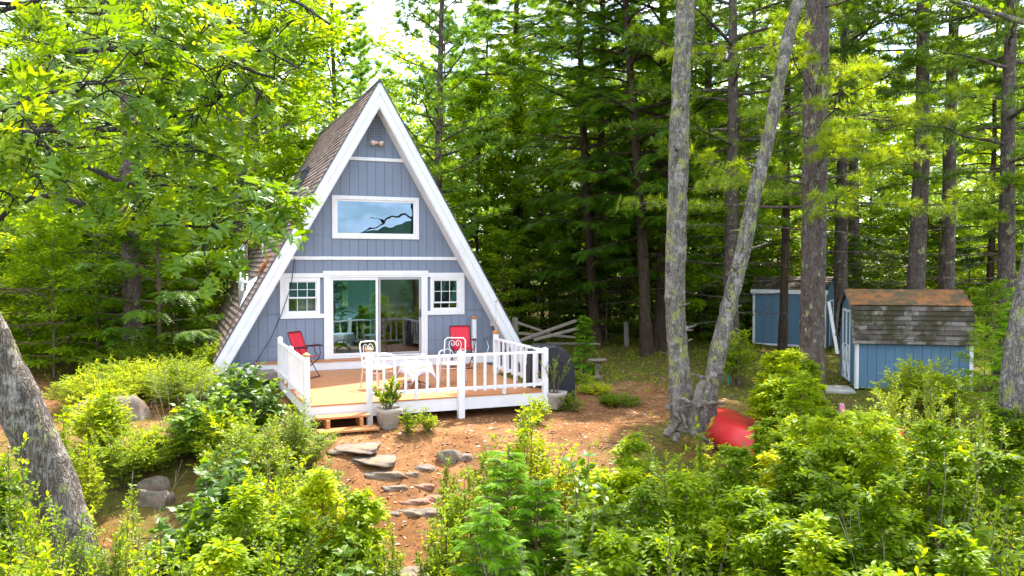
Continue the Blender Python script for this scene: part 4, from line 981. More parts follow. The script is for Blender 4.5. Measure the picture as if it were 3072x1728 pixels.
# split rail fence falling apart
q = at(1548, 1015, 24.5); fx, fy = q[0], q[1]; fz = g1(fx, fy); fence = empty('rail_fence', (0, 0, 0), 0, 'broken split-rail fence with crossed grey rails behind the grill', 'fence')
def lg(nm, a, b, w=.1): MB().bar(tuple(a), tuple(b), w, w * .8).build(nm, M['greywood'], fence, .02)
lg('post', (fx, fy, fz - .1), at(1545, 953, 24.5), .16); lg('post', at(1880, 1040, 27.5), at(1878, 965, 27.5), .14)
lg('rail', at(1552, 968, 24.6), at(1650, 1002, 25.2)); lg('rail', at(1552, 1000, 24.6), at(1730, 1012, 26)); lg('rail', at(1560, 1022, 24.3), at(1728, 962, 25.5), .11); lg('rail', at(1600, 1020, 24.3), at(1735, 985, 24.8), .11); lg('rail', at(1640, 1030, 25.5), at(1800, 1032, 26.5), .08)
# canoes
def hull(L_, w, h, n=25):
    V = []; Fq = []; r = 12
    for i in range(n):
        u = i / (n - 1); s = abs(2 * u - 1); wd = w / 2 * (1 - s ** 2.4) + .004; sheer = h * (1 + .35 * s ** 4); keel = .02 * 0 + h * .5 * s ** 8
        for j in range(r + 1):
            a = math.pi * j / r; cx_ = math.cos(a); sy = math.sin(a)
            V.append(((u - .5) * L_ - (.12 * math.copysign(1, u - .5) * (1 - sy) * 0 if s > .9 else 0), wd * math.copysign(abs(cx_) ** .7, cx_), sheer - (sheer - keel) * sy ** .6))
    k = r + 1; Fq = [(i * k + j, i * k + j + 1, (i + 1) * k + j + 1, (i + 1) * k + j) for i in range(n - 1) for j in range(r)]
    return np.array(V), np.array(Fq)
def canoe(name, loc, yawdeg, roll, mat, label, L_=4.4, w=.88, h=.38, pitch=0):
    t = empty(name, loc, 0, label, 'canoe'); t.rotation_euler = (R(roll), R(pitch), 0); t.rotation_euler = (Matrix.Rotation(R(yawdeg), 3, 'Z') @ Matrix.Rotation(R(pitch), 3, 'Y') @ Matrix.Rotation(R(roll), 3, 'X')).to_euler()
    V, Fq = hull(L_, w, h); o_ = npmesh('hull', V, Fq, mat, t, smooth=True); s = o_.modifiers.new('thick', 'SOLIDIFY'); s.thickness = .02
    k = 13; m = MB()
    for e in (0, 12): m.tube([tuple(V[i * k + e]) for i in range(25)], .018, 6)
    m.tube([(V[i * k + 6][0], 0, V[i * k + 6][2] - .004) for i in range(25)], .014, 5)
    m.build('gunwale', mat, t); return t
def lay_canoe(pa, da, pb, db, roll, label, L_, w, h, lift):
    A_ = at(pa, 1250, da); B2 = at(pb, 1250, db); dv = B2 - A_; c_ = (A_ + B2) / 2; canoe('canoe', (c_[0], c_[1], (g1(A_[0], A_[1]) + g1(B2[0], B2[1])) / 2 + lift), math.degrees(math.atan2(dv[1], dv[0])), roll, M['canoe'], label, L_, w, h)
lay_canoe(2262, 13.3, 2168, 15.4, 188, 'red canoe lying upside down with its bow beside the twin leaning trunks', 2.7, .95, .42, .5)
lay_canoe(2170, 15.1, 2860, 13.7, 176, 'long red canoe upside down behind the nearer one, mostly hidden by shrubs', 4.1, .8, .34, .36)
c3 = at(2300, 1240, 13.9); canoe('kayak', (c3[0] + .4, c3[1], g1(c3[0], c3[1]) + .2), math.degrees(math.atan2(camdir(85)[1], camdir(85)[0])), 180, M['mint'], 'mint green boat glimpsed between the red canoes and the shrubs', 2.2, .6, .3)
# windsock-like garden flag, blue board post, teal frame
q = at(2515, 1232, 13.6); zg = g1(q[0], q[1]); t = empty('garden_flag', (q[0], q[1], zg), 0, 'small faded pink and white flag on a stick among the right-hand shrubs', 'flag')
MB().tube([(0, 0, 0), (.02, 0, .4), (.02, 0, q[2] - zg + .1)], .01, 6).build('stick', M['greywood'], t)
V = []; 
for i in range(8):
    for j in range(4): V.append((.02 + .03 * j + .01 * math.sin(i), .03 * math.sin(i * .9 + j), q[2] - zg + .12 - i * .045))
Fc = [(i * 4 + j, i * 4 + j + 1, (i + 1) * 4 + j + 1, (i + 1) * 4 + j) for i in range(7) for j in range(3)]
o_ = npmesh('cloth', np.array(V), np.array(Fc), paint('faded_pink_cloth', (.55, .2, .27), .8, .5, 9, bmp=0), t, smooth=True); s = o_.modifiers.new('thick', 'SOLIDIFY'); s.thickness = .004
q = at(2405, 1375, 9.4); zg = g1(q[0], q[1]); t = empty('paddle_board', (q[0], q[1], zg), R(-20), 'blue board with a white stripe standing among the right-hand shrubs', 'board')
MB().lathe([(.001, 0), (.13, .05), (.2, .4), (.2, 1.0), (.13, 1.35 + .0), (.001, 1.45)], n=20).build('board', M['blueboard'], t, M=Matrix.Scale(.16, 4, (0, 1, 0)) @ Matrix.Scale((q[2] - zg - .15) / 1.45, 4, (0, 0, 1)) @ Matrix.Scale(.55, 4, (1, 0, 0)))
MB().box(-.05, -.02, -.045, .045, .2, (q[2] - zg + .25) * .85).build('stripe', M['white'], t)
q = at(2190, 1085, 19.5); zg = g1(q[0], q[1]); t = empty('plant_stand', (q[0], q[1], zg), 0, 'teal metal stand just right of the leaning twin trunk', 'stand')
for sx, sy in ((-.12, -.1), (.12, -.1), (-.12, .1), (.12, .1)): MB().tube([(sx, sy, 0), (sx * .9, sy * .9, .8)], .014, 6).build('leg', M['teal'], t)
MB().box(-.13, .13, -.11, .11, .8, .83).build('tray', M['teal'], t)
# ---------------------------------------------------------------- stones
def stone(px, py, w, d, h, label, mat='rock', rz=0, seed=0, z=None, name='stone', cat='stone', group=None, flat=.35):
    if name == 'stone' and h < .13: h *= .7; w *= 1.12; d *= 1.15; flat = .15
    r_ = np.random.default_rng(seed + int(px)); q = at(px, py, 12)
    dd_ = 12.0
    for _ in range(30):
        q = at(px, py, dd_); e = q[2] - g1(q[0], q[1]); dd_ += e * 1.4
    w *= 1.15; bm = bmesh.new(); bmesh.ops.create_icosphere(bm, subdivisions=4, radius=1)
    ph = r_.uniform(0, 6, 9)
    for v in bm.verts:
        c = v.co; k = 1 + .24 * math.sin(2.3 * c.x + ph[0]) * math.cos(2.9 * c.y + ph[1]) + .09 * math.sin(5.1 * c.x + 4.3 * c.z + ph[2]) + .04 * math.sin(11 * c.y + 9 * c.x + ph[3])
        cx_ = math.copysign(abs(c.x) ** .7, c.x); cy_ = math.copysign(abs(c.y) ** .7, c.y); cz_ = math.copysign(min(abs(c.z), flat + .55) ** .8, c.z)
        v.co = Vector((cx_ * k * w / 2, cy_ * k * d / 2, cz_ * k * h + .02 * math.sin(7 * c.x + ph[4]) * h))
    for f_ in bm.faces: f_.smooth = True
    me = bpy.data.meshes.new(name); bm.to_mesh(me); bm.free(); o_ = link(name, me, M[mat])
    o_.location = (q[0], q[1], g1(q[0], q[1]) + h * (.25 if h > .13 else .0) - (.02 if h > .13 else .02)); o_.rotation_euler = (0, 0, R(rz) - YAW)
    return tag(o_, label, cat, group)
stone(330, 1256, 1.0, .6, .36, 'big pale boulder in the needles left of the cabin', cat='boulder', name='boulder')
stone(640, 1200, 1.7, .7, .2, 'long low brown boulder by the left foot of the cabin roof', 'slab', cat='boulder', name='boulder')
stone(1068, 1338, .72, 1.0, .06, 'flat slab below the deck steps, strewn with orange needles', 'slab', 0, 2, flat=.1, cat='paving slab', name='paving_slab')
stone(1125, 1374, .72, .8, .06, 'dark flat slab halfway down the path', 'slab', -8, 3, flat=.1, cat='paving slab', name='paving_slab')
stone(1143, 1421, .58, .26, .07, 'pale rectangular step stone at the foot of the dark slab', 'rock', 4, 4, flat=.1, cat='step stone', name='step_stone')
stone(1232, 1420, .18, .13, .07, 'small round grey stone right of the pale step stone', seed=1)
stone(1275, 1402, .26, .17, .08, 'smooth grey stone, upper one right of the path', seed=2)
stone(1345, 1378, .34, .22, .14, 'large grey rock at the upper right of the path')
stone(1392, 1372, .2, .2, .12, 'light rock just right of the larger grey rock', seed=5)
stone(1183, 1463, .32, .14, .08, 'dark wedge stone under the pale step stone', rz=18)
stone(1262, 1455, .3, .13, .07, 'reddish-grey flat stone right of the dark wedge stone', 'redstone', -12)
stone(1240, 1504, .34, .15, .08, 'brick-red flat stone, left one of the red row', 'redstone', 6)
stone(1322, 1494, .34, .15, .08, 'brick-red flat stone, right one of the red row', 'redstone', 6)
stone(1230, 1537, .3, .15, .1, 'grey step stone under the red row', rz=-15)
stone(1300, 1536, .36, .18, .1, 'lichened grey stone under the right end of the red row', rz=10)
stone(1175, 1540, .18, .1, .06, 'tiny flat grey stone left of the lower path steps')
stone(1205, 1722, .6, .3, .1, 'broad flat stone at the very bottom of the path')
stone(1300, 1712, .2, .25, .14, 'pale pointed stone right of the bottom flat stone', rz=30)
stone(1230, 1254, .16, .12, .08, 'light stone between the planter and the deck edge')
stone(1218, 1250, .14, .1, .07, 'grey stone touching the planter side of the light stone')
stone(940, 1640, 1.1, .22, .16, 'long pale stone step among the lower left shrubs', rz=-3, cat='step stone', name='step_stone')
stone(460, 1470, .34, .2, .16, 'small dark stone in the dry wall left of the shrubs', rz=10)
stone(470, 1510, .4, .2, .16, 'stone at the foot of the dry wall in the left bank')
stone(350, 1432, .24, .16, .12, 'pebble-grey stone in orange needles by the leaning oak')
stone(410, 1370, .2, .16, .14, 'mossy stone above the dry wall on the left bank')
# sticks
m = MB(); a = at(1480, 1225, 15.5); m.tube([onZ(1450, 1232, .05), onZ(1478, 1222, .07), onZ(1495, 1205, .08)], [.012, .01, .004], 5); tag(m.build('stick', M['greywood']), 'pale curved stick on the ground before the deck', 'stick')
# ---------------------------------------------------------------- trees: prototypes, then copies
def ground_at(px, d):
    p = at(px, 797, d); return p[0], p[1], g1(p[0], p[1])
PROTO = {}
def proto(kind, W_, Fo, bark, leafm, wood='trunk', crown='crown'):
    wm = npmesh(wood, W_[0], W_[1], bark, smooth=True); cm = npmesh(crown, Fo[0], Fo[1], leafm, rnd=Fo[2])
    PROTO[kind] = (wm, cm); COL.objects.unlink(wm); COL.objects.unlink(cm); wm['n'] = wood; cm['n'] = crown
def put(kind, name, x, y, z, s=1.0, rz=0.0, label='', cat='tree', group=None, sz=None, tilt=None, sxy=None, leafm=None):
    root = empty(name, (x, y, z), rz, label, cat, group)
    if tilt: root.rotation_euler = (tilt[0], tilt[1], rz)
    root.scale = (sxy or s, sxy or s, sz or s)
    for o in PROTO[kind]:
        c = o.copy(); c.name = o['n']; COL.objects.link(c); c.parent = root
        del c['n']
    return root
B_ = M
proto('pineA', *conifer(11, 19, .24, 4.2, 4.6, 62, 'pine', dead=14, tw=11, thin=.1), B_['bark_pine'], B_['pine'])
proto('pineB', *conifer(12, 21, .22, 7.5, 4.0, 52, 'pine', dead=14, tw=10, thin=.15), B_['bark_pine'], B_['pine'])
proto('pineC', *conifer(13, 17, .17, 2.2, 3.4, 70, 'pine', tw=9, dead=6, el=(.1, .7), droop=.02), B_['bark_pine'], B_['pine_blue'])
proto('hemA', *conifer(21, 18, .2, 2.0, 4.4, 90, 'hem', droop=.22, tw=13, nq=8, el=(.05, .5), dead=5), B_['bark_dark'], B_['hemlock'])
proto('hemB', *conifer(22, 15, .16, 3.5, 3.6, 74, 'hem', droop=.25, tw=12, nq=8, el=(.1, .5), dead=10), B_['bark_dark'], B_['hemlock'])
proto('brA', *broadleaf(41, 15, .14, 2.0, 3.6, 56, leaf=.19, tw=10, nq=5, per=6), B_['bark_dark'], B_['leaf_bg'])
proto('brB', *broadleaf(42, 12, .1, 1.0, 3.2, 54, leaf=.18, tw=9, nq=5, per=6, el=(.15, .9), flat=.3), B_['bark_dark'], B_['leaf_bg'])
proto('brC', *broadleaf(43, 17, .17, 5.0, 4.4, 48, leaf=.2, tw=10, nq=5, per=6, spread=.22), B_['bark_oak'], B_['leaf_bg'])
proto('und', *broadleaf(44, 4.2, .035, .3, 1.9, 34, leaf=.12, tw=7, nq=5, per=5, el=(.1, .8), flat=.3, spread=.1), B_['twig'], B_['leaf_bg'], 'stem', 'foliage')
proto('und2', *broadleaf(45, 3.0, .03, .15, 1.7, 30, leaf=.10, tw=8, nq=5, per=5, el=(.05, .7), flat=.25, spread=.09), B_['twig'], B_['leaf_dark'], 'stem', 'foliage')
proto('hemU', *conifer(23, 4.2, .05, .3, 1.7, 44, 'hem', droop=.18, tw=9, el=(.1, .5), sc=.75), B_['twig'], B_['hemlock'], 'stem', 'foliage')
proto('twiggy', *conifer(14, 16, .17, 2.6, 4.4, 60, 'pine', dead=20, tw=14, thin=.0, nq=2, sc=.8, droop=.2), B_['bark_dark'], B_['pine'])
rt_ = np.random.default_rng(77)
# --- named trunks the photograph shows: (kind, name, px, depth, width px, label, lean)
def pt(kind, px, d, s, label, lean=0.0, name='pine_tree', r=None, group=None, dz=0, sxy=None, rz=None):
    x, y, z = ground_at(px, d); ax = FH
    rz = rt_.uniform(0, 6.28) if rz is None else rz
    o = put(kind, name, x, y, z - .1 + dz, s, rz, label, 'tree', group, sxy=sxy)
    if lean: o.rotation_euler = (Matrix.Rotation(lean, 3, Vector(FH)) @ Matrix.Rotation(rz, 3, 'Z')).to_euler()
    return o
pt('pineB', 2737, 22.5, 1.0, 'tall straight pine rising just behind the middle of the gambrel shed roof', sxy=1.15)
pt('pineB', 2835, 24.5, 1.02, 'tall pine behind the right half of the gambrel shed roof', sxy=1.05)
pt('pineA', 2530, 27.0, 1.0, 'dark pine trunk in the gap between the two sheds, left one')
pt('pineB', 2572, 30.0, 1.0, 'dark pine trunk in the gap between the two sheds, right one', rz=1.0)
pt('hemB', 2349, 24.2, 1.35, 'slim dark trunk standing right in front of the back shed wall', name='hemlock_tree', sxy=.8)
pt('hemA', 1790, 27.5, 1.05, 'hemlock with a curved brown trunk, left of the pair behind the bird bath', -.05, 'hemlock_tree', sxy=.85)
pt('hemA', 1808, 29.5, 1.1, 'hemlock with a straight brown trunk, right of the pair behind the bird bath', .0, 'hemlock_tree', rz=2.2, sxy=.9)
pt('hemB', 1942, 25.0, 1.15, 'hemlock with a mossy trunk leaning left, left of the twin trunks', -.07, 'hemlock_tree')
pt('pineC', 1318, 27.0, 1.0, 'pale green pine with level branches rising behind the right roof slope', 0, 'pine_tree')
pt('hemA', 1560, 34, 1.15, 'broad hemlock filling the middle of the woods right of the cabin', 0, 'hemlock_tree', rz=.4)
pt('hemA', 2110, 33, 1.2, 'dark hemlock whose black trunk shows between the twin trunk tops', 0, 'hemlock_tree', rz=3.3)
pt('hemA', 1980, 27, 1.1, 'dense dark hemlock directly behind the twin leaning trunks', 0, 'hemlock_tree', rz=5.1)
pt('pineB', 405, 20.5, 1.0, 'pine with a bare brown trunk standing in the left woods under the oak boughs', 0, sxy=1.12, rz=1.4)
pt('brC', 700, 27, .9, 'pale slender trunk beside the left roof edge, leaning slightly', .05, 'broadleaf_tree')
pt('brC', 762, 30, 1.0, 'wider grey trunk close behind the left roof edge', 0, 'broadleaf_tree', sxy=1.3)
pt('pineC', 1010, 33, 1.0, 'bright pine just left of the roof peak', 0, rz=2.0)
x, y, z = ground_at(-170, 14.5); put('twiggy', 'pine_tree', x, y, z, 1.0, .6, 'sparse brown-twigged pine whose branches fill the extreme upper left corner')
x, y, z = ground_at(330, 19.5); put('twiggy', 'pine_tree', x, y, z, .95, 2.6, 'sparse pine with bare brown twigs behind the oak boughs, upper left') if False else None
# --- the woods
zones = [
 ('left', -250, 700, 22, ['brA', 'brB', 'brC', 'brA', 'hemB', 'brB'], 'leafy tree in the woods left of the cabin', 'trees in the left woods'),
 ('behind', 700, 1400, 14, ['brA', 'brB', 'pineC', 'brB', 'brA'], 'light green tree in the woods directly behind the cabin', 'trees behind the cabin'),
 ('mid', 1400, 2200, 20, ['brA', 'hemB', 'brB', 'brA', 'hemA'], 'forest tree between the cabin and the back shed', 'trees between cabin and sheds'),
 ('right', 2200, 3400, 24, ['brA', 'pineB', 'brB', 'hemB', 'brA', 'brB'], 'forest tree behind and beside the sheds', 'trees around the sheds')]
names = {'br': 'broadleaf_tree', 'he': 'hemlock_tree', 'pi': 'pine_tree'}
kinds_txt = {'br': 'broadleaf', 'he': 'hemlock', 'pi': 'pine'}
ztxt = {'left': 'one of the %s trees in the woods left of the cabin', 'behind': 'one of the %s trees in the woods directly behind the cabin', 'mid': 'one of the %s trees between the cabin and the back shed', 'right': 'one of the %s trees in the woods behind the two sheds'}
for (zn, a, b, n, ks, lab, grp) in zones:
    for i in range(n):
        px = a + (b - a) * (i + rt_.uniform(.1, .9)) / n; j_ = i % 5; d = ([29, 40, 53, 34, 64] if zn in ('left', 'behind') else [29, 37, 48, 33, 58])[j_] + rt_.uniform(-2, 3)
        k = ks[i % len(ks)]; x, y, z = ground_at(px, d)
        if 2200 < px < 2540 and d < 35: d += 8; x, y, z = ground_at(px, d)
        if x > -4.8 and x < 5 and y < 11: y += 8
        put(k, names[k[:2]], x, y, z - .1, rt_.uniform(.85, 1.12) * ([.62, .85, 1.1, .75, 1.25][j_] if k[:2] == 'br' else 1), rt_.uniform(0, 6.28), ztxt[zn] % kinds_txt[k[:2]], 'tree', kinds_txt[k[:2]] + ' ' + grp)
utx = {'left': 'leafy understory bush in the woods left of the cabin', 'mid': 'leafy understory bush at the wood edge between grill and back shed', 'right': 'leafy understory bush behind or beside the two sheds', 'behind': 'leafy understory bush behind the cabin'}
for (zn, a, b, n, d0, d1, ks) in (('left', -150, 640, 34, 19.5, 31, ('und', 'und', 'hemU')), ('behind', 640, 1350, 6, 30, 35, ('und', 'und')), ('mid', 1480, 2260, 30, 28, 40, ('und', 'und2', 'hemU', 'und')), ('right', 2160, 3250, 30, 27, 40, ('und', 'und2', 'hemU', 'und'))):
    for i in range(n):
        px = a + (b - a) * (i + rt_.uniform(0, 1)) / n; d = d0 + (d1 - d0) * ((i * .618) % 1); x, y, z = ground_at(px, d); k = ks[i % len(ks)]
        if zn == 'left' and d < 23 and 340 < px < 470: d += 4.5; x, y, z = ground_at(px, d)
        if zn == 'left' and d < 24 and 300 < px < 640 and i % 2: d += 5; x, y, z = ground_at(px, d)
        if 2180 < px < 2520 and d < 31: d += 7; x, y, z = ground_at(px, d)
        put(k, 'understory_bush', x, y, z - .05, rt_.uniform(.8, 1.3), rt_.uniform(0, 6.28), utx[zn], 'bush', 'understory bushes ' + zn)
for i, (x, y, sz, k) in enumerate(((1.5, -27, .36, 'brB'), (4.2, -29, .42, 'hemB'), (6.6, -28, .38, 'brB'), (9.4, -30, .5, 'hemB'), (12.5, -28, .36, 'brB'), (-1.5, -29, .4, 'brA'), (15.5, -30, .4, 'brA'))):
    put(k, names[k[:2]], x, y, -3.3, sz, i * 1.3, '', 'tree', None)['label'] = 'small %s on the lake shore, seen only mirrored in the sliding door' % {'br': 'leafy tree', 'he': 'evergreen'}[k[:2]]
    list(COL.objects)[-3]['group'] = 'shore trees mirrored in the door ' + k[:2]
# --- distant woods that read as one mass
rng = np.random.default_rng(55); n = 135000
px = rng.uniform(-900, 4200, n); d = rng.uniform(62, 100, n); ang = (px - 1536) / F
P = CAM[None] + FH[None] * d[:, None] + RT[None] * (ang * d)[:, None]; base = gh(P[:, 0], P[:, 1]); hmax = 16 + 9 * (.5 + .5 * vnoise(P[:, 0], P[:, 1], .23)) + 1.5 * vnoise(P[:, 0], P[:, 1], .9)
P[:, 2] = base + hmax * rng.random(n) ** .85
keep = vnoise(P[:, 0] + P[:, 2], P[:, 1] - P[:, 2], .55) + .35 * rng.standard_normal(n) > -.45; P = P[keep]; n = len(P)
V, Fc = place(T_DIA, P, rng.normal(0, 1, (n, 3)) * [1, 1, .4], np.array([0, 0, 1.]) + rng.normal(0, .5, (n, 3)), rng.uniform(.35, .75, n))
far = npmesh('distant_woods', V, Fc, M['leaf_bg'], rnd=np.repeat(rng.random(n), 4)); tag(far, 'far sunlit woods closing the view behind the trees', 'woods', kind='stuff')
# ---------------------------------------------------------------- the near trunks, each with its own line
def own_tree(name, pts, d, bark, label, crownfn=None, rough=.05, seed=0, ztop=None):
    """pts: (px,py,width px) from base to the top of view; d depth or list"""
    dd = d if isinstance(d, (list, tuple)) else [d] * len(pts)
    P = np.array([at(p[0], p[1], q) for p, q in zip(pts, dd)]); rr = np.array([p[2] * q / F / 2 for p, q in zip(pts, dd)])
    zb = g1(P[0][0], P[0][1]); base = np.array([P[0][0], P[0][1], zb])
    if P[0][2] > zb: P = np.vstack([[P[0] + [0, 0, zb - P[0][2] - .15]], P]); rr = np.concatenate([[rr[0] * 1.35], rr])
    else: P[0][2] = zb - .1; rr[0] *= 1.2
    t = empty(name, tuple(base), 0, label, 'tree')
    ext = ztop or 13.0; dirv = unit(P[-1] - P[-3]); 
    while P[-1][2] < ext:
        dirv = unit(dirv + [0, 0, .08]); P = np.vstack([P, P[-1] + dirv * 1.3]); rr = np.append(rr, rr[-1] * .9)
    V, Q = trunk_mesh('trunk', P - base, rr, None, 20, rough, seed)
    return t, P - base, rr, (V, Q), base
def stubs(P, rr, n, seed):
    r_ = np.random.default_rng(seed); Q = []; Rq = []
    for _ in range(n):
        i = r_.integers(1, len(P) - 3); u = r_.random(); p = P[i] * (1 - u) + P[i + 1] * u; a = r_.uniform(0, 6.28); d = unit(np.array([math.cos(a), math.sin(a), r_.uniform(-.1, .5)])); l = rr[i] + r_.uniform(.04, .35) ; q = np.linspace(.3, 1, 4)[:, None]
        Q.append(p + d * l * q); Rq.append(np.array([.05, .035, .022, .012]) * r_.uniform(.5, 1.1))
    return tubes(np.array(Q), np.array(Rq), 6)
def finish(t, parts, crown, bark, leafm):
    V, Q = join(parts); npmesh('trunk', V, Q, bark, t, smooth=True)
    if crown: npmesh('crown', crown[0], crown[1], leafm, t, rnd=crown[2])
def topcrown(P, rr, z0, nb, Lmax, seed, leaf=.13, per=5, T=T_ELL, tw=8, azbias=None):
    rng = np.random.default_rng(seed); z1 = P[-1][2]
    B, r, az, Ln = branches(rng, P, rr, z0, z1, nb, lambda u: Lmax * (1 - .5 * u), lambda u: .3 + .6 * u, .1, azbias=azbias)
    Tw, tl, tt = side_twigs(rng, B, Ln, tw, .3, .7, .42, droop=.08)
    ts = np.clip((np.arange(5)[None] + rng.random((len(Tw), 5))) / 5, 0, 1); p, d = lerpline(Tw, ts); p = np.repeat(p.reshape(-1, 3), per, 0); d = np.repeat(d.reshape(-1, 3), per, 0); n = len(p)
    p = p + rng.normal(0, .1, (n, 3)); d = unit(d + rng.normal(0, .7, (n, 3))); V, Fc = place(T, p, d, np.array([0, 0, 1.]) + rng.normal(0, .4, (n, 3)), leaf * rng.uniform(.7, 1.2, n))
    return [tubes(B, r, 6), tubes(Tw, np.full((len(Tw), 4), .007), 3)], (V, Fc, np.repeat(rng.random(n), len(T[0])))
s_ = 1.1925
A = [(1716, 1062, 62), (1712, 960, 56), (1703, 850, 50), (1697, 750, 49), (1701, 600, 50), (1706, 430, 49), (1713, 200, 47), (1727, 0, 46)]
t, P, rr, tv, base = own_tree('twin_trunk_tree', [(a * s_, b * s_, c * s_) for a, b, c in A], 15.0, 'bark_oak', 'tall straight grey trunk with yellow lichen, left of the twin pair', seed=3, ztop=13.5, rough=.08)
w_, cr_ = topcrown(P, rr, 9.8, 12, 2.6, 5); finish(t, [tv, stubs(P, rr, 16, 3)] + w_, cr_, M['bark_oak'], M['leaf_oak'])
Bp = [(1776, 1085, 44), (1784, 1000, 42), (1808, 880, 43), (1838, 750, 39), (1868, 640, 39), (1895, 500, 35), (1938, 330, 32), (1960, 200, 31), (1990, 60, 30), (2010, 0, 28)]
t, P, rr, tv, base = own_tree('twin_trunk_tree', [(a * s_, b * s_, c * s_) for a, b, c in Bp], 14.6, 'bark_oak', 'grey lichened trunk leaning right, right one of the twin pair', seed=4, ztop=13, rough=.08)
w_, cr_ = topcrown(P, rr, 9.5, 11, 2.4, 6); finish(t, [tv, stubs(P, rr, 18, 8)] + w_, cr_, M['bark_oak'], M['leaf_oak'])
# thick pine with low level boughs
Cp = [(2043, 1000, 66), (2042, 900, 62), (2044, 760, 60), (2048, 600, 60), (2050, 400, 62), (2052, 250, 62), (2056, 0, 60)]
t, P, rr, tv, base = own_tree('pine_tree', [(a * s_, b * s_, c * s_) for a, b, c in Cp], 17.6, 'bark_pine', 'thickest pine, lichen-spotted, standing between the two sheds in the yard', seed=5, ztop=17)
rng = np.random.default_rng(8)
def boughs(rng, P, rr, z0, z1, nb, L_, seed, sc=1.0, azbias=None, tw=12, dn=.05, el0=.02):
    B, r, az, Ln = branches(rng, P, rr, z0, z1, nb, lambda u: L_ * (1 - .3 * u), lambda u: el0 + .2 * u, dn, azbias=azbias, up=.08)
    Tw, tl, tt = side_twigs(rng, B, Ln, tw, .35, .9, .28, droop=.06)
    q = 6; ts = np.clip((np.arange(q)[None] + rng.random((len(Tw), q))) / q, 0, 1) * .8 + .2; p, d = lerpline(Tw, ts); p = np.repeat(p.reshape(-1, 3), 2, 0); d = np.repeat(d.reshape(-1, 3), 2, 0); n = len(p)
    p = p + rng.normal(0, .03, (n, 3)); d = unit(d + [0, 0, .5] + rng.normal(0, .35, (n, 3))); V, Fc = place(T_PINE2, p, d, rng.normal(0, 1, (n, 3)), sc * rng.uniform(.11, .19, n))
    rnd = np.repeat(np.clip(.45 + .55 * rng.random(n), 0, 1), len(T_PINE2[0]))
    return [tubes(B, r * .45, 6), tubes(Tw, np.full((len(Tw), 4), .005), 3)], (V, Fc, rnd)
w1, c1 = boughs(rng, P, rr, 3.9, 6.6, 17, 4.4, 1, azbias=(math.atan2(-RT[1], -RT[0]) if False else -2.2, .35)); w2, c2 = boughs(rng, P, rr, 7.0, 16.5, 16, 3.4, 2)
cV, cF = join([(c1[0], c1[1]), (c2[0], c2[1])]); DB, Dr, _, DL = branches(rng, P, rr, 3.2, 7, 14, lambda u: 2.6 + 0 * u, lambda u: .05 + 0 * u, .06); DT, _, _ = side_twigs(rng, DB, DL, 9, .3, .8, .3)
finish(t, [tv] + w1 + w2 + [tubes(DB, Dr * .4, 5), tubes(DT, np.full((len(DT), 4), .005), 3)], (cV, cF, np.concatenate([c1[2], c2[2]])), M['bark_pine'], M['pine'])
# right edge trunk
Ep = [(2545, 985, 56), (2552, 900, 54), (2572, 780, 50), (2600, 640, 48), (2640, 400, 46), (2680, 100, 42)]
t, P, rr, tv, base = own_tree('broadleaf_tree', [(a * s_, b * s_, c * s_) for a, b, c in Ep], 12.5, 'bark_oak', 'grey lichened trunk cut off by the right edge of the view', seed=6, ztop=12)
w_, cr_ = topcrown(P, rr, 6.5, 16, 3.2, 7); finish(t, [tv] + w_, cr_, M['bark_oak'], M['leaf_oak'])
# a leaning pine just outside the right edge whose boughs reach in
t_ = pt('pineA', 3020, 20.5, .95, 'pine behind the gambrel shed whose long boughs cross the upper right', 0, rz=.3)
pt('pineA', 2200, 22.5, .9, 'pine with bright level boughs behind the leaning twin trunk', 0, rz=2.6, sxy=.9)
# ---------------------------------------------------------------- the leaning oak on the left and its boughs
Op = [(220, 1500, 116), (172, 1340, 114), (126, 1195, 114), (64, 1050, 110), (-4, 905, 105), (-72, 760, 98), (-150, 560, 86), (-220, 340, 76), (-300, 100, 66), (-340, -200, 55)]
t, P, rr, tv, base = own_tree('oak_tree', [(a * s_, b * s_, c * s_) for a, b, c in Op], [9.2, 9.2, 9.2, 9.1, 9.0, 8.8, 8.5, 8.2, 8.0, 7.8], 'bark_big', 'big leaning oak at the left edge with leafy boughs filling the upper left', seed=7, ztop=8, rough=.06)
rng = np.random.default_rng(21)
limbs = []   # (points (px,py,depth), r0, r1)
def limb(pts, r0, r1):
    r0 *= .6; r1 *= .8
    Q = np.array([at(a * s_, b * s_, d) for a, b, d in pts]) - base; k = 12; u = np.linspace(0, len(Q) - 1, k)
    L_ = np.stack([np.interp(u, np.arange(len(Q)), Q[:, i]) for i in range(3)], 1); L_[1:-1] = (L_[:-2] + 2 * L_[1:-1] + L_[2:]) / 4
    L_[1:-1] += rng.normal(0, .015, (k - 2, 3)); limbs.append((L_, np.linspace(r0, r1, k))); return L_
limb([(-130, 560, 8.5), (-20, 420, 8.0), (90, 370, 7.4), (180, 392, 7.0), (245, 440, 6.7), (300, 468, 6.4), (420, 474, 6.2), (510, 470, 6.0), (570, 480, 5.9)], .06, .012)
limb([(-90, 640, 8.6), (10, 520, 7.8), (120, 480, 7.0), (250, 520, 6.4), (360, 560, 6.0), (460, 560, 5.7), (530, 570, 5.6)], .05, .01)
limb([(-180, 450, 8.3), (0, 330, 7.2), (170, 322, 6.6), (300, 325, 6.3), (345, 322, 6.2), (420, 300, 6.1), (520, 270, 6.0), (560, 240, 5.8)], .05, .011)
limb([(345, 322, 6.2), (380, 290, 6.3), (400, 230, 6.4), (440, 150, 6.5), (500, 90, 6.6)], .022, .009)
limb([(-220, 340, 8.2), (-60, 200, 7.5), (90, 130, 7.0), (260, 120, 6.6), (420, 110, 6.3), (560, 140, 6.0), (640, 180, 5.8), (690, 195, 5.7)], .055, .011)
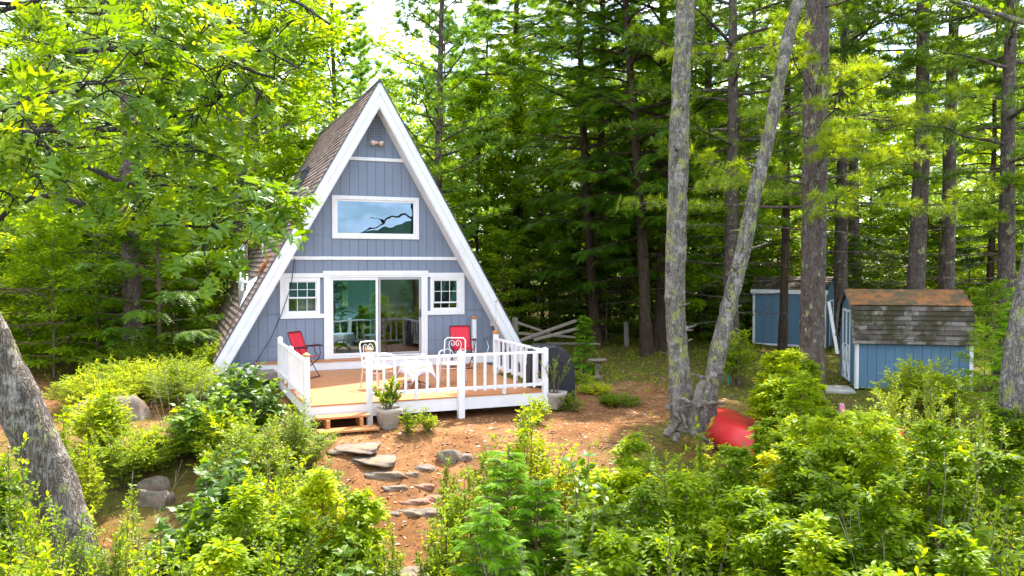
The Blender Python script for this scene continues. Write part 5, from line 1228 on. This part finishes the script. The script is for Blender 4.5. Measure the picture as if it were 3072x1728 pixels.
limb([(-280, 180, 8.0), (-60, 30, 8.2), (150, -20, 8.0), (350, -40, 7.6), (560, 20, 7.2), (640, 110, 7.0), (720, 150, 6.8), (750, 170, 6.7)], .05, .01)
limb([(-300, 60, 7.9), (0, -60, 6.8), (300, -90, 6.4), (600, -60, 6.2), (760, 0, 6.0), (830, 60, 5.9)], .05, .01)
limb([(300, 325, 6.3), (380, 350, 6.0), (450, 370, 5.8), (510, 380, 5.7)], .02, .008)
limb([(-120, 560, 8.4), (-60, 330, 6.0), (40, 260, 5.4), (150, 230, 5.2), (260, 210, 5.1)], .04, .01)
limb([(-60, 500, 7.0), (20, 440, 6.0), (90, 430, 5.6), (160, 440, 5.4)], .03, .008)
# leaf clusters at twig tips (display px, py, depth) : hand-placed fringe plus fill
cl = [(680, 505, 5.3), (650, 540, 5.3), (600, 560, 5.4), (700, 525, 5.4), (560, 590, 5.5), (480, 560, 5.5), (640, 470, 5.5), (680, 580, 5.3), (650, 600, 5.3), (540, 620, 5.5), (600, 480, 5.7), (520, 510, 5.9), (460, 470, 6.0), (420, 500, 6.0), (705, 505, 5.4), (640, 565, 5.2), (610, 620, 5.4),
      (500, 290, 5.8), (540, 250, 5.8), (470, 330, 6.0), (500, 380, 5.8), (450, 300, 6.1), (620, 215, 6.2), (670, 205, 6.4), (700, 190, 6.4), (720, 120, 6.4), (740, 50, 6.2), (700, 60, 6.4), (780, 20, 6.2), (660, 130, 6.4), (620, 180, 6.2), (600, 100, 6.6), (560, 160, 6.4), (580, 60, 6.8)]
rngc = np.random.default_rng(33)
for _ in range(150):
    x = rngc.uniform(-60, 900); y = rngc.uniform(-30, 640)
    lim = 640 - max(0, (x - 250)) * .12 if x < 560 else 330 - (x - 560) * .12
    if x < 330: lim = 470 - .1 * x
    elif x < 560: lim = 560
    if y > lim or x > 750 - .3 * y or (x > 430 and 330 < y < 460 and rngc.random() < .6): continue
    cl.append((x, y, rngc.uniform(5.4, 8.2)))
for x, y, d in ((60, 300, 4.9), (20, 260, 5), (100, 350, 4.9), (190, 240, 5.0), (250, 205, 5.0), (340, 140, 5.2), (390, 90, 5.3), (440, 60, 5.4), (60, 420, 5.2), (130, 430, 5.3), (30, 380, 5.2), (10, 480, 5.3), (450, 210, 5.6), (520, 180, 5.6), (360, 250, 5.6), (400, 330, 5.8)): cl.append((x, y, d)); cl.append((x + 25, y + 22, d + .15))
cl = [c_ for c_ in cl if not (c_[0] > 555 and c_[1] > 585)]
cl = [((x - 30, y - 6, d) if i < 13 else (x, y, d)) for i, (x, y, d) in enumerate(cl)]
allp = np.concatenate([l[0] for l in limbs]); tw_, pos_, dir_, up_, sc_, rn_ = [], [], [], [], [], []
for (x, y, d) in cl:
    c = at(x * s_, y * s_, d) - base; j = np.argmin(np.linalg.norm(allp - c, axis=1)); a = allp[j]
    mid = (a + c) / 2 + rngc.normal(0, .06, 3); dv = unit(c - a + np.array([.02, 0, .01])); Tn = np.stack([a, (a + mid) / 2 + rngc.normal(0, .01, 3), mid, c]); tw_.append(Tn)
    nl = rngc.integers(6, 11); tone = rngc.uniform(-.2, .2)
    for _ in range(3):   # small twigs from the tip
        dd = unit(dv * .7 + rngc.normal(0, .6, 3) * [1, 1, .5]); ln = rngc.uniform(.1, .26); tw_.append(np.stack([c + dd * ln * u - np.array([0, 0, .05 * u * u]) for u in (0, .33, .66, 1)]))
        for q_ in range(nl // 2):
            u = 1 - .55 * (q_ / 6) * rngc.uniform(.6, 1); p = c + dd * ln * u; an = rngc.uniform(0, 6.28); sd = unit(np.cross(dd, [0, 0, 1])); uu = np.cross(sd, dd)
            ld = unit(dd * .45 + (math.cos(an) * sd + math.sin(an) * uu * .45) * .95 + np.array([0, 0, -.18])); pos_.append(p + ld * .03); dir_.append(ld); up_.append(np.array([0, 0, 1.]) + rngc.normal(0, .4, 3)); sc_.append(rngc.uniform(.13, .225)); rn_.append(np.clip(.5 + tone + rngc.normal(0, .18), 0, 1))
tw_ = np.array(tw_); pos_, dir_, up_, sc_, rn_ = map(np.array, (pos_, dir_, up_, sc_, rn_)); sel = np.arange(len(pos_)) % 3
Vs = [place(T_OAK[k], pos_[sel == k], dir_[sel == k], up_[sel == k], sc_[sel == k]) for k in range(3)]
V, Fc = join(Vs); rn = np.concatenate([np.repeat(rn_[sel == k], len(T_OAK[k][0])) for k in range(3)])
Lp = np.stack([l[0] for l in limbs]); Lr = np.stack([l[1] for l in limbs])
V0, Q0 = tubes(Lp, Lr, 8)
npmesh('trunk', tv[0], tv[1], M['bark_big'], t, smooth=True)
Vw, Qw = join([(V0, Q0), tubes(tw_, np.tile(np.array([.006, .005, .004, .003]), (len(tw_), 1)), 4)]); npmesh('limb', Vw, Qw, M['bark_limb'], t, smooth=True)
npmesh('crown', V, Fc, M['leaf_oak'], t, rnd=rn)
# ---------------------------------------------------------------- twisted root stump
q = at(2055, 1325, 14.0); zg = g1(q[0], q[1]); st = empty('driftwood_stump', (q[0], q[1], zg), 0, 'twisted grey upturned root stump at the foot of the twin trunks', 'stump')
def ip(x, y, d): return at(1980 + x / 5.575, 1080 + y / 5.575, d) - np.array([q[0], q[1], zg])
m = MB()
def root(pts, r): m.tube([tuple(ip(*p)) for p in pts], r, 9)
root([(520, 1170, 14.0), (560, 1000, 14.0), (600, 850, 14.0), (650, 700, 14.05), (640, 560, 14.1), (700, 400, 14.2), (760, 290, 14.3)], [.13, .11, .1, .1, .09, .08, .03])
root([(640, 800, 13.95), (680, 720, 13.9), (800, 725, 13.85), (930, 720, 13.8), (1060, 730, 13.75)], [.06, .05, .045, .035, .015])
root([(740, 310, 14.1), (650, 270, 14.0), (550, 235, 13.9)], [.035, .03, .022])
root([(100, 1270, 13.8), (150, 1170, 13.85), (250, 1120, 13.9), (300, 1000, 13.9), (240, 850, 13.95), (270, 700, 14.0), (330, 600, 14.0)], [.06, .075, .08, .09, .09, .1, .05])
root([(250, 1130, 13.9), (450, 1190, 13.85), (600, 1240, 13.8), (760, 1320, 13.75), (890, 1410, 13.7)], [.06, .055, .05, .045, .03])
root([(300, 720, 14.0), (180, 760, 13.95), (110, 800, 13.9), (130, 720, 13.9)], [.06, .05, .04, .02])
root([(330, 620, 14.0), (430, 660, 13.9), (500, 700, 13.85), (540, 780, 13.8)], [.04, .035, .03, .015])
root([(520, 760, 13.95), (420, 770, 13.9), (350, 780, 13.9), (350, 900, 13.85), (380, 960, 13.85), (430, 1080, 13.8), (440, 1160, 13.8)], [.03, .03, .035, .03, .03, .025, .02])
root([(230, 850, 13.9), (300, 980, 13.8), (350, 1010, 13.8)], [.04, .03, .02]); root([(290, 1240, 13.85), (260, 1320, 13.75), (240, 1370, 13.7)], [.05, .045, .03])
root([(450, 1000, 14.05), (480, 1100, 14.0), (520, 1180, 14.0)], [.06, .08, .1])
so_ = m.build('root', M['driftwood'], st); sm_ = so_.modifiers.new('sub', 'SUBSURF'); sm_.levels = 1; sm_.render_levels = 2
tx = bpy.data.textures.new('gnarl', 'CLOUDS'); tx.noise_scale = .07; dm = so_.modifiers.new('gnarl', 'DISPLACE'); dm.texture = tx; dm.strength = .09; dm.texture_coords = 'LOCAL'
# ---------------------------------------------------------------- near shrubs
SP = {'blueA': (.06, T_ELL, 2, .45, 'leaf_bush', 1.0), 'blueB': (.07, T_ELL, 2, .4, 'leaf_bush', 1.25), 'alder': (.1, T_ELL, 2, .25, 'leaf_bush', 1.0), 'gloss': (.046, T_ELL, 2, .45, 'leaf_gloss', 1.05), 'maple': (.115, T_MAP, 1, .2, 'leaf_maple', .9), 'low': (.045, T_ELL, 2, .5, 'leaf_bush', 1.0)}
def bushmesh(kind, h, w, seed):
    """a thicket of leafy stems with sprays held up at their ends"""
    lf, T, per, lay, mt, upr = SP[kind]; rng = np.random.default_rng(seed); ns = int(np.clip(12 + 20 * w * w, 8, 90)); kk = 7
    a = rng.uniform(0, 2 * np.pi, ns); q = np.sqrt((np.arange(ns) + .5) / ns); s = np.linspace(0, 1, kk)[None]
    hh = h * (1 - .42 * q ** 2) * rng.uniform(.66, 1.04, ns); out = w * .5 * q
    x = np.cos(a)[:, None] * out[:, None] * (.3 + .7 * s ** 1.3) + rng.normal(0, .022, (ns, kk)) * s; y = np.sin(a)[:, None] * out[:, None] * (.3 + .7 * s ** 1.3) + rng.normal(0, .022, (ns, kk)) * s
    B = np.stack([x, y, hh[:, None] * s ** .9 - .03], -1); r = (.005 + .004 * h) * (1 - .8 * s) * np.ones((ns, 1))
    t0 = float(np.clip(1 - 1.0 / max(h, .3), .08, .55)); nt = int(np.clip(8 * h * (1 - t0) / .8, 5, 12)); Ln = np.full(ns, 1.0)
    Tw, tl, tt = side_twigs(rng, B, Ln * min(.85, .3 + .3 * w), nt, t0, 1.15, .62 * upr, droop=.05, flat=.15); Tw[..., 2] += tl[:, None] * .22 * np.linspace(0, 1, 4)[None]
    nl = int(np.clip(np.mean(tl) / (lf * .5), 4, 10))
    ts = np.clip((np.arange(nl)[None] + .5 * rng.random((len(Tw), nl))) / nl, 0, 1) * .95 + .05; p, d = lerpline(Tw, ts)
    tb = np.clip(t0 + (1 - t0) * rng.random((ns, nl)) ** .6, 0, 1); pb, db = lerpline(B, tb)
    p = np.concatenate([p.reshape(-1, 3), pb.reshape(-1, 3)]); d = np.concatenate([d.reshape(-1, 3), db.reshape(-1, 3)])
    p = np.repeat(p, per, 0); d = np.repeat(d, per, 0); n = len(p); sg = np.where(np.arange(n) % 2 == 0, 1, -1)
    dd = rotv(d, sg * rng.uniform(.3, 1.3, n)); dd = unit(dd + rng.normal(0, .3, (n, 3)) * [1, 1, 0]); dd[:, 2] = dd[:, 2] * lay + rng.normal(.0, .25, n); dd = unit(dd)
    up = np.array([0, 0, 1.]) + rng.normal(0, .36, (n, 3)); V, Fc = place(T, p + dd * .012, dd, up, lf * rng.uniform(.6, 1.2, n))
    cl = .5 + .5 * vnoise(p[:, 0] * 2 + seed, p[:, 1] * 2 + p[:, 2] * 2, 1.9); rad = np.clip(np.hypot(p[:, 0], p[:, 1]) / (w * .5), 0, 1)
    rnd = np.repeat(np.clip(.5 * rng.random(n) + .4 * cl + .1 * rad, 0, 1), len(T[0]))
    return join([tubes(B, r, 4), tubes(Tw, np.full((len(Tw), 4), .0026) * (1.3 - .7 * np.linspace(0, 1, 4)), 3)]), (V, Fc, rnd), M[mt]
def youngconifer(seed, H, Lmax, nb):
    rng = np.random.default_rng(seed); P, rr = trunkline(rng, H, .012 + .01 * H, lean=(.03, 0))
    B, r, az, Ln = branches(rng, P, rr, .12 * H, H * .96, nb, lambda u: Lmax * (1 - .8 * u ** 1.5), lambda u: .1 + .5 * u, .2)
    Tw, tl, tt = side_twigs(rng, B, Ln, 12, .12, .8, .42, droop=.14); ts = np.clip((np.arange(5)[None] + rng.random((len(Tw), 5))) / 5, 0, 1)
    p, d = lerpline(Tw, ts); Bt, Bl = lerpline(B, np.clip(.1 + .9 * rng.random((nb, 14)), 0, 1)); p = np.concatenate([p.reshape(-1, 3), Bt.reshape(-1, 3)]); d = np.concatenate([d.reshape(-1, 3), Bl.reshape(-1, 3)])
    n = len(p); d = rotv(d, rng.normal(0, .45, n)); d[:, 2] -= .12; V, Fc = place(T_HEMF, p, d, np.array([0, 0, 1.]) + rng.normal(0, .25, (n, 3)), rng.uniform(.07, .13, n))
    return join([trunk_mesh('t', P, rr, None, 6, .03, seed), tubes(B, r, 4), tubes(Tw, np.full((len(Tw), 4), .0025), 3)]), (V, Fc, np.repeat(np.clip(.3 + .7 * rng.random(n), 0, 1), len(T_HEMF[0])))
nseed = [100]
def near(kind, name, x, y, d, wpx, label, cat='shrub', group=None, hs=1.0):
    """x: display px of the centre, y: display py of the top, d: depth, wpx: display width"""
    px, py = x * s_, y * s_; gx, gy, gz = ground_at(px, d); top = at(px, py, d)[2]; h = max(.15, top - gz); w = wpx * s_ * d / F; nseed[0] += 1
    if kind == 'alder':
        rr_ = np.random.default_rng(nseed[0]); wood, fol = [], []; ks = int(np.clip(3 + w * 2.2, 3, 7))
        for j in range(ks):
            a = 6.28 * j / ks + rr_.uniform(-.5, .5); q = w * .27 * (0 if j == 0 else 1); hj = h * (1 if j == 0 else rr_.uniform(.6, .95)); ln = .12 if j else .02
            Wj, Fj = broadleaf(nseed[0] * 9 + j, hj, .009 + .005 * h, hj * .35, w * .36, int(18 + 5 * h), leaf=rr_.uniform(.06, .078), T=T_ELL, tw=7, nq=5, per=4, spread=.035, el=(.05, .95), droop=.02, flat=.4, fr=.6, lean=(math.cos(a) * ln, math.sin(a) * ln), shape=.8)
            o_ = np.array([math.cos(a) * q, math.sin(a) * q, 0]); wood.append((Wj[0] + o_, Wj[1])); fol.append((Fj[0] + o_, Fj[1], Fj[2]))
        V, Fc = join([(f[0], f[1]) for f in fol]); return plantobj(name, join(wood), (V, Fc, np.concatenate([f[2] for f in fol])), M['twig'], M['leaf_bush'], 'stem', 'foliage', (gx, gy, gz - .02), rt_.uniform(0, 6.28), label, cat, group)
    if kind in SP:
        W_, Fo, lm = bushmesh(kind, h, w, nseed[0]); return plantobj(name, W_, Fo, M['twig'], lm, 'stem', 'foliage', (gx, gy, gz - .02), rt_.uniform(0, 6.28), label, cat, group)
    if kind == 'hemY':
        W_, Fo = youngconifer(nseed[0], h, w * .55, int(30 + 14 * h)); return plantobj(name, W_, Fo, M['twig'], M['hemyoung'], 'stem', 'foliage', (gx, gy, gz - .02), 0, label, cat, group)
    return put(kind, name, gx, gy, gz - .02, 1, rt_.uniform(0, 6.28), label, cat, group, sz=h / 4.2, sxy=w / 3.8)
NEAR = [
 # right of the path, feathery and bright
 ('blueB', 1315, 1010, 11.6, 150, 'tall sprig of bright leaves standing before the deck front, right of the path'), ('blueB', 1240, 1090, 11.2, 120, 'bright shrub left of the tall sprig before the deck'), ('blueA', 1400, 1075, 11.6, 170, 'bright shrub right of the tall sprig before the deck'),
 ('blueA', 1170, 1140, 10.4, 130, 'small bright shrub touching the stones right of the path'), ('hemY', 1255, 1120, 9.6, 330, 'feathery young hemlock, upper one right of the path'), ('hemY', 1215, 1270, 8.6, 350, 'feathery young hemlock, lowest one right of the path'), ('hemY', 1340, 1200, 9.2, 260, 'feathery young hemlock tucked behind the maple sapling'),
 ('maple', 1480, 1140, 9.6, 230, 'maple sapling with a few orange leaves before the bare yard'), ('maple', 1520, 1200, 8.8, 230, 'dark green maple sapling in the middle of the lower right shrubs'), ('maple', 1400, 1330, 7.8, 260, 'low dark maple sapling at the bottom right of the path'),
 ('alder', 1590, 1110, 10.6, 220, 'low bright bush below the root stump, left part'), ('blueA', 1680, 1130, 10.2, 230, 'low bright bush directly below the root stump'), ('blueB', 1770, 1090, 10.0, 240, 'bright bush under the leaning twin trunk'),
 ('alder', 1620, 1230, 8.2, 300, 'yellow-green broad-leaved bush, lower centre right'), ('alder', 1740, 1200, 8.4, 280, 'bright bush over the lower middle right'), ('alder', 1560, 1350, 7.2, 320, 'yellow-green broad-leaved bush at the bottom edge, centre right'), ('blueA', 1730, 1330, 7.2, 300, 'bright small-leaved bush at the bottom edge below the stump'),
 ('alder', 1870, 1230, 8.0, 330, 'broad-leaved bush hiding the lower part of the blue board'), ('alder', 2020, 1130, 9.4, 300, 'broad-leaved bush before the red canoes'), ('alder', 2030, 1060, 10.6, 240, 'broad-leaved bush covering the middle of the red canoe'),
 ('blueB', 1850, 1115, 10.8, 150, 'slim leafy shrub beside the bow of the red canoe'), ('alder', 2110, 1050, 10.2, 300, 'bush right of the hidden canoes under the faded flag'), ('blueA', 2050, 1010, 12.5, 240, 'bush in front of the concrete pad'),
 ('gloss', 2240, 960, 11.4, 260, 'glossy pale-leaved shrub before the gambrel shed wall, left'), ('gloss', 2360, 930, 10.8, 280, 'glossy pale-leaved shrub before the right end of the gambrel shed'), ('gloss', 2470, 980, 9.6, 280, 'glossy pale-leaved shrub near the right edge trunk'), ('blueA', 2330, 890, 14.8, 240, 'dark fine-leaved shrub against the gambrel shed wall'),
 ('alder', 2210, 1060, 9.0, 320, 'dense layered bush, centre of the right bank'), ('alder', 2340, 1060, 8.6, 320, 'dense layered bush right of centre on the right bank'), ('gloss', 2480, 1080, 8.2, 320, 'glossy shrub low by the right edge'), ('alder', 2090, 1220, 7.8, 330, 'broad-leaved bush right of the blue board'),
 ('alder', 2230, 1230, 7.2, 340, 'layered broad-leaved bush, lower right bank'), ('maple', 2400, 1230, 7.2, 320, 'maple-leaved shrub in the lower right corner region'), ('blueB', 2530, 1210, 7.0, 300, 'small-leaved bush cut off by the right edge'), ('alder', 2080, 1330, 6.6, 330, 'layered leafy bush at the bottom, right of centre'), ('gloss', 1900, 1370, 6.4, 300, 'glossy bush at the bottom edge under the broad-leaved one'), ('blueB', 2280, 1340, 6.3, 320, 'small-leaved bush at the bottom edge, far right'), ('alder', 2470, 1350, 6.2, 300, 'broad-leaved bush in the bottom right corner'),
 ('alder', 2080, 1120, 9.8, 300, 'leafy bush filling the slope before the canoes, right part'), ('alder', 1870, 1135, 9.6, 240, 'leafy bush filling the slope before the canoes, left part'), ('blueB', 2040, 1000, 11.6, 220, 'leafy bush hiding the middle of the canoes'), ('alder', 1985, 885, 13.6, 150, 'bright sapling top standing before the back shed corner'), ('alder', 2170, 1050, 11.2, 260, 'leafy bush under the faded flag, before the canoe sterns'), ('gloss', 2050, 1040, 12.0, 230, 'pale-leaved bush hiding the canoe hulls'), ('alder', 1970, 905, 14.6, 150, 'upright leafy sapling before the thickest pine, its tip over the back shed'), ('alder', 2010, 950, 12.4, 190, 'leafy sapling left of the thickest pine foot'), ('blueB', 1860, 810, 19.2, 90, 'thin sapling just left of the back shed corner'), ('hemY', 2560, 700, 13.8, 150, 'leafy spray above the trunk at the right edge'),
 ('und', 2500, 720, 19.0, 220, 'tall leafy bush at the right end of the gambrel shed'), ('und', 2480, 830, 15.5, 160, 'leafy bush squeezed between gambrel shed and right edge trunk'),
 # left of the path
 ('gloss', 740, 1010, 12.6, 200, 'pale glossy shrub at the left corner of the deck steps'), ('maple', 610, 905, 13.4, 200, 'maple sapling reaching over the left foot of the roof'), ('maple', 520, 960, 12.6, 200, 'maple sapling before the long brown boulder'), ('gloss', 620, 1030, 11.6, 230, 'pale glossy shrub left of the deck'),
 ('gloss', 800, 1110, 10.8, 170, 'pale glossy shrub beside the flat slab'), ('maple', 560, 1110, 10.6, 230, 'maple-leaved shrub in the middle of the left bank'), ('blueA', 690, 1140, 10.0, 240, 'green small-leaved bush on the left bank'), ('alder', 820, 1200, 9.4, 220, 'green bush on the left side of the path'),
 ('maple', 470, 1200, 9.0, 250, 'dark maple shrub below the dry wall'), ('alder', 600, 1240, 8.8, 280, 'green bush in the lower left bank centre'), ('blueA', 740, 1270, 8.4, 280, 'green bush beside the lower path'), ('maple', 860, 1340, 8.2, 150, 'small maple shrub at the bottom left of the path'),
 ('gloss', 880, 1190, 9.2, 130, 'pale shrub leaning over the left edge of the stepping stones'), ('blueA', 890, 1290, 8.4, 130, 'bush edging the lower path on its left'), ('maple', 900, 1390, 7.6, 130, 'maple-leaved shrub at the bottom edge just left of the path'), ('low', 1090, 1240, 9.8, 90, 'low sprigs beside the red stones'), ('low', 1080, 1370, 9.0, 110, 'low mossy sprigs right of the lower path'), ('low', 960, 1350, 9.0, 110, 'low sprigs left of the lower path'), ('blueA', 1130, 1190, 9.6, 120, 'small shrub between the red stones and the young hemlocks'), ('blueA', 1110, 1330, 8.2, 130, 'small shrub at the right edge of the lower path'),
 ('blueA', 420, 1310, 7.6, 300, 'small-leaved bush, lower left'), ('alder', 560, 1370, 7.2, 300, 'broad-leaved bush at the bottom edge, left of centre'), ('blueB', 700, 1390, 7.4, 260, 'bush at the bottom edge left of the path'), ('gloss', 300, 1210, 8.2, 250, 'glossy shrub wrapping the foot of the leaning oak'),
 ('gloss', 130, 1200, 7.6, 280, 'glossy shrub in front of the leaning oak'), ('blueA', 30, 1130, 8.0, 240, 'bush behind the leaning oak at the left edge'), ('blueB', 60, 1290, 6.8, 280, 'bush in the lower left corner'), ('blueA', 250, 1340, 6.7, 300, 'small-leaved bush at the bottom edge, lower left'), ('blueB', 10, 1400, 6.3, 240, 'bush cut off by the bottom left corner'), ('maple', -10, 1010, 8.6, 120, 'maple sprig behind the leaning oak'),
 ('blueB', 245, 955, 13.0, 150, 'leafy shrub just above the big pale boulder'), ('low', 400, 880, 17.5, 330, 'low green shrubs edging the orange needle path'), ('low', 300, 900, 16.8, 260, 'low pale shrubs before the dark left woods'), ('low', 230, 920, 15.8, 220, 'low shrubs left in the needle clearing'), ('low', 470, 900, 16.2, 240, 'low pale shrubs left of the roof foot'), ('blueA', 420, 820, 20.5, 220, 'pale leafy shrub left of the back of the cabin'), ('blueA', 330, 845, 19.5, 230, 'pale shrub under the bare brown pine trunk'), ('blueB', 530, 850, 19.5, 120, 'shrub close to the back left foot of the roof'),
 ('low', 350, 1080, 12.3, 240, 'low shrubs between boulder and dry wall'), ('low', 450, 1040, 12.8, 220, 'low bright shrubs below the big boulder'), ('low', 290, 1060, 11.8, 140, 'low mossy shrubs under the boulder'), ('low', 210, 1070, 11.0, 100, 'low shrubs right of the leaning oak'),
 ('blueB', 560, 1000, 12.2, 130, 'airy shrub left of the pale glossy one'), ('blueA', 150, 1000, 10.8, 70, 'small sprout beside the leaning oak trunk'),
 ('hemY', 1468, 790, 21.0, 70, 'narrow upright young hemlock beside the bird bath'), ('low', 1460, 930, 19.6, 70, 'low spray at the foot of the narrow young hemlock'), ('low', 1430, 985, 16.2, 60, 'tuft right of the corner planter'), ('low', 1075, 1010, 14.3, 36, 'small leafy sprout under the deck rim'), ('low', 1022, 1018, 14.2, 24, 'tiny sprout near the planter by the steps'), ('low', 1345, 985, 15.0, 70, 'sprig leaning on the deck corner')]
for (k, x, y, d, w, lab) in NEAR:
    nm = {'maple': 'maple_sapling', 'hemY': 'young_hemlock', 'low': 'low_shrub', 'und': 'understory_bush'}.get(k, 'shrub'); near(k, nm, x, y, d, w, lab, 'sapling' if k in ('maple', 'hemY') else 'shrub')
# ---------------------------------------------------------------- ground cover and litter
rng = np.random.default_rng(91)
def scatter(name, n, xr, yr, dens, T, sc, mat, label, cat, up=(0, 0, 1), tilt=.3, zoff=.01, fl=.15, rn=(0, 1)):
    x = rng.uniform(*xr, n); y = rng.uniform(*yr, n); k = rng.random(n) < dens(x, y); x, y = x[k], y[k]; n = len(x)
    inside = (np.abs(x) < 3.9) & (y > -.4) & (y < 8) | ((x > -2.5) & (x < 2.25) & (y > -5.3) & (y < 0)); x, y = x[~inside], y[~inside]; n = len(x)
    z = gh(x, y) + rng.uniform(0, zoff, n); d = rng.normal(0, 1, (n, 3)); d[:, 2] = rng.normal(fl, .15, n)
    V, Fc = place(T, np.stack([x, y, z], 1), d, np.array(up)[None] + rng.normal(0, tilt, (n, 3)), rng.uniform(*sc, n))
    o = npmesh(name, V, Fc, mat, rnd=np.repeat(rng.uniform(*rn, n), len(T[0]))); return tag(o, label, cat, kind='stuff')
mw = lambda x, y: np.clip((mossw(x, y) + .12) * 1.6, 0, 1)
scatter('ground_cover', 90000, (-20, 18), (-17, 14), lambda x, y: mw(x, y) * sm(.35, .6, .5 + .5 * vnoise(x, y, 1.7) + .2 * rng.standard_normal(len(x))), T_ELL, (.03, .075), M['leaf_bush'], 'low green leaves covering the forest floor', 'ground cover', tilt=.35, zoff=.14, fl=.1)
scatter('grass_tufts', 26000, (-16, 16), (-15, 12), lambda x, y: mw(x, y) * .8 + .03, tuft(7, .5, .06, 5), (.07, .16), M['leaf_bush'], 'thin grass and moss tufts on the yard', 'grass', up=(1, 0, 0), tilt=.3, zoff=.0, fl=3)
scatter('leaf_litter', 80000, (-16, 13), (-13, 9), lambda x, y: .25 + .6 * (1 - mw(x, y)), T_DIA, (.03, .085), M['litter'], 'fallen needles and dead leaves on the ground', 'litter', tilt=.25, zoff=.012, fl=.0)
nx_ = tuft(5, 1.4, .03, 8)
scatter('pine_needles', 30000, (-10, 9), (-12, 4), lambda x, y: .7 - .5 * mw(x, y), nx_, (.05, .1), M['litter'], 'orange pine needles strewn on the ground', 'needles', tilt=.4, zoff=.01, fl=.05)

rng = np.random.default_rng(123)
for (x, y, d, lab) in ((1660, 1330, 7.6, 'bare grey twigs sticking out between bushes at the bottom, below the stump'), (1420, 1290, 8.2, 'thin dead twigs between the young hemlocks and the maple'), (150, 1180, 8.4, 'dead grey stems before the leaning oak foot'), (2350, 1300, 7.0, 'dead twigs low on the right bank'), (690, 1180, 10.2, 'thin dead stems among the bushes left of the path'), (455, 905, 12.8, 'spiky dead stem above the dry wall')):
    p0 = at(x * s_, y * s_, d); gz = g1(p0[0], p0[1]); k = 14; P0 = np.array([p0[0], p0[1], gz]) + rng.normal(0, .15, (k, 3)) * [1, 1, 0]; hgt = (p0[2] - gz) * rng.uniform(.6, 1.08, k)
    dd = rng.normal(0, .22, (k, 3)); dd[:, 2] = 1; q = np.linspace(0, 1, 6)[None, :, None]
    TT = P0[:, None] + dd[:, None] * q * hgt[:, None, None] + rng.normal(0, .02, (k, 6, 3)) * q
    S2, l2, _ = side_twigs(rng, TT, hgt, 5, .5, .7, .2, droop=.05)
    V, Q = join([tubes(TT, np.full((k, 6), .006) * (1.2 - np.linspace(0, 1, 6)), 4), tubes(S2, np.full((len(S2), 4), .0025), 3)])
    tag(npmesh('dead_twigs', V, Q, M['greywood'], smooth=True), lab, 'dead branch')

# fallen twigs and cones over the yard
rng = np.random.default_rng(321); k = 900; x = rng.uniform(-9, 9, k); y = rng.uniform(-12, 5, k); ok = ~((np.abs(x) < 4.0) & (y > -.6)) & ~((x > -2.6) & (x < 2.4) & (y > -5.4)); x, y = x[ok], y[ok]; k = len(x)
a = rng.uniform(0, 6.28, k); l = rng.uniform(.08, .45, k) * rng.uniform(.4, 1, k); q = np.linspace(-.5, .5, 5)[None]; bend = rng.normal(0, .12, (k, 1)) * l[:, None]
X = x[:, None] + np.cos(a)[:, None] * l[:, None] * q - np.sin(a)[:, None] * bend * (4 * q * q); Y = y[:, None] + np.sin(a)[:, None] * l[:, None] * q + np.cos(a)[:, None] * bend * (4 * q * q)
V, Q = tubes(np.stack([X, Y, gh(X, Y) + .008], -1), (rng.uniform(.003, .009, k))[:, None] * np.array([[1, 1, .9, .7, .4]]), 4)
tag(npmesh('twig_litter', V, Q, M['twig'], smooth=True), 'small fallen twigs scattered over the needle ground', 'twigs', kind='stuff')
for (k_, x, y, d, w, lab) in (('low', 840, 1150, 10.6, 70, 'low sprig at the left edge of the flat slabs'), ('low', 1130, 1110, 11.2, 60, 'low sprig by the grey rocks right of the path'), ('low', 985, 1295, 9.6, 60, 'mossy tuft on the left of the lower path'), ('low', 1050, 1400, 8.6, 80, 'tuft at the bottom edge in the path'), ('low', 1500, 960, 18.0, 90, 'low green patch near the bird bath'), ('low', 1560, 985, 17.0, 120, 'low green patch between the grill and the twin trunks'), ('low', 1600, 1085, 12.6, 60, 'small sprout left of the root stump'), ('low', 1790, 1105, 12.8, 80, 'sprouts right of the root stump foot')):
    near(k_, 'low_shrub', x, y, d, w, lab)
for i, (k_, x, y, d, w) in enumerate((('alder', 2680, 1000, 12.0, 330), ('gloss', 2850, 960, 14.0, 300), ('alder', 2700, 1150, 8.6, 360), ('blueA', 2920, 1080, 11.0, 340), ('alder', 2760, 860, 17.0, 300), ('alder', 3050, 900, 15.5, 320))):
    near(k_, 'shrub', x, y, d, w, 'shrub growing outside the right edge of the view, past the edge trunk', 'shrub', 'shrubs past the right edge')
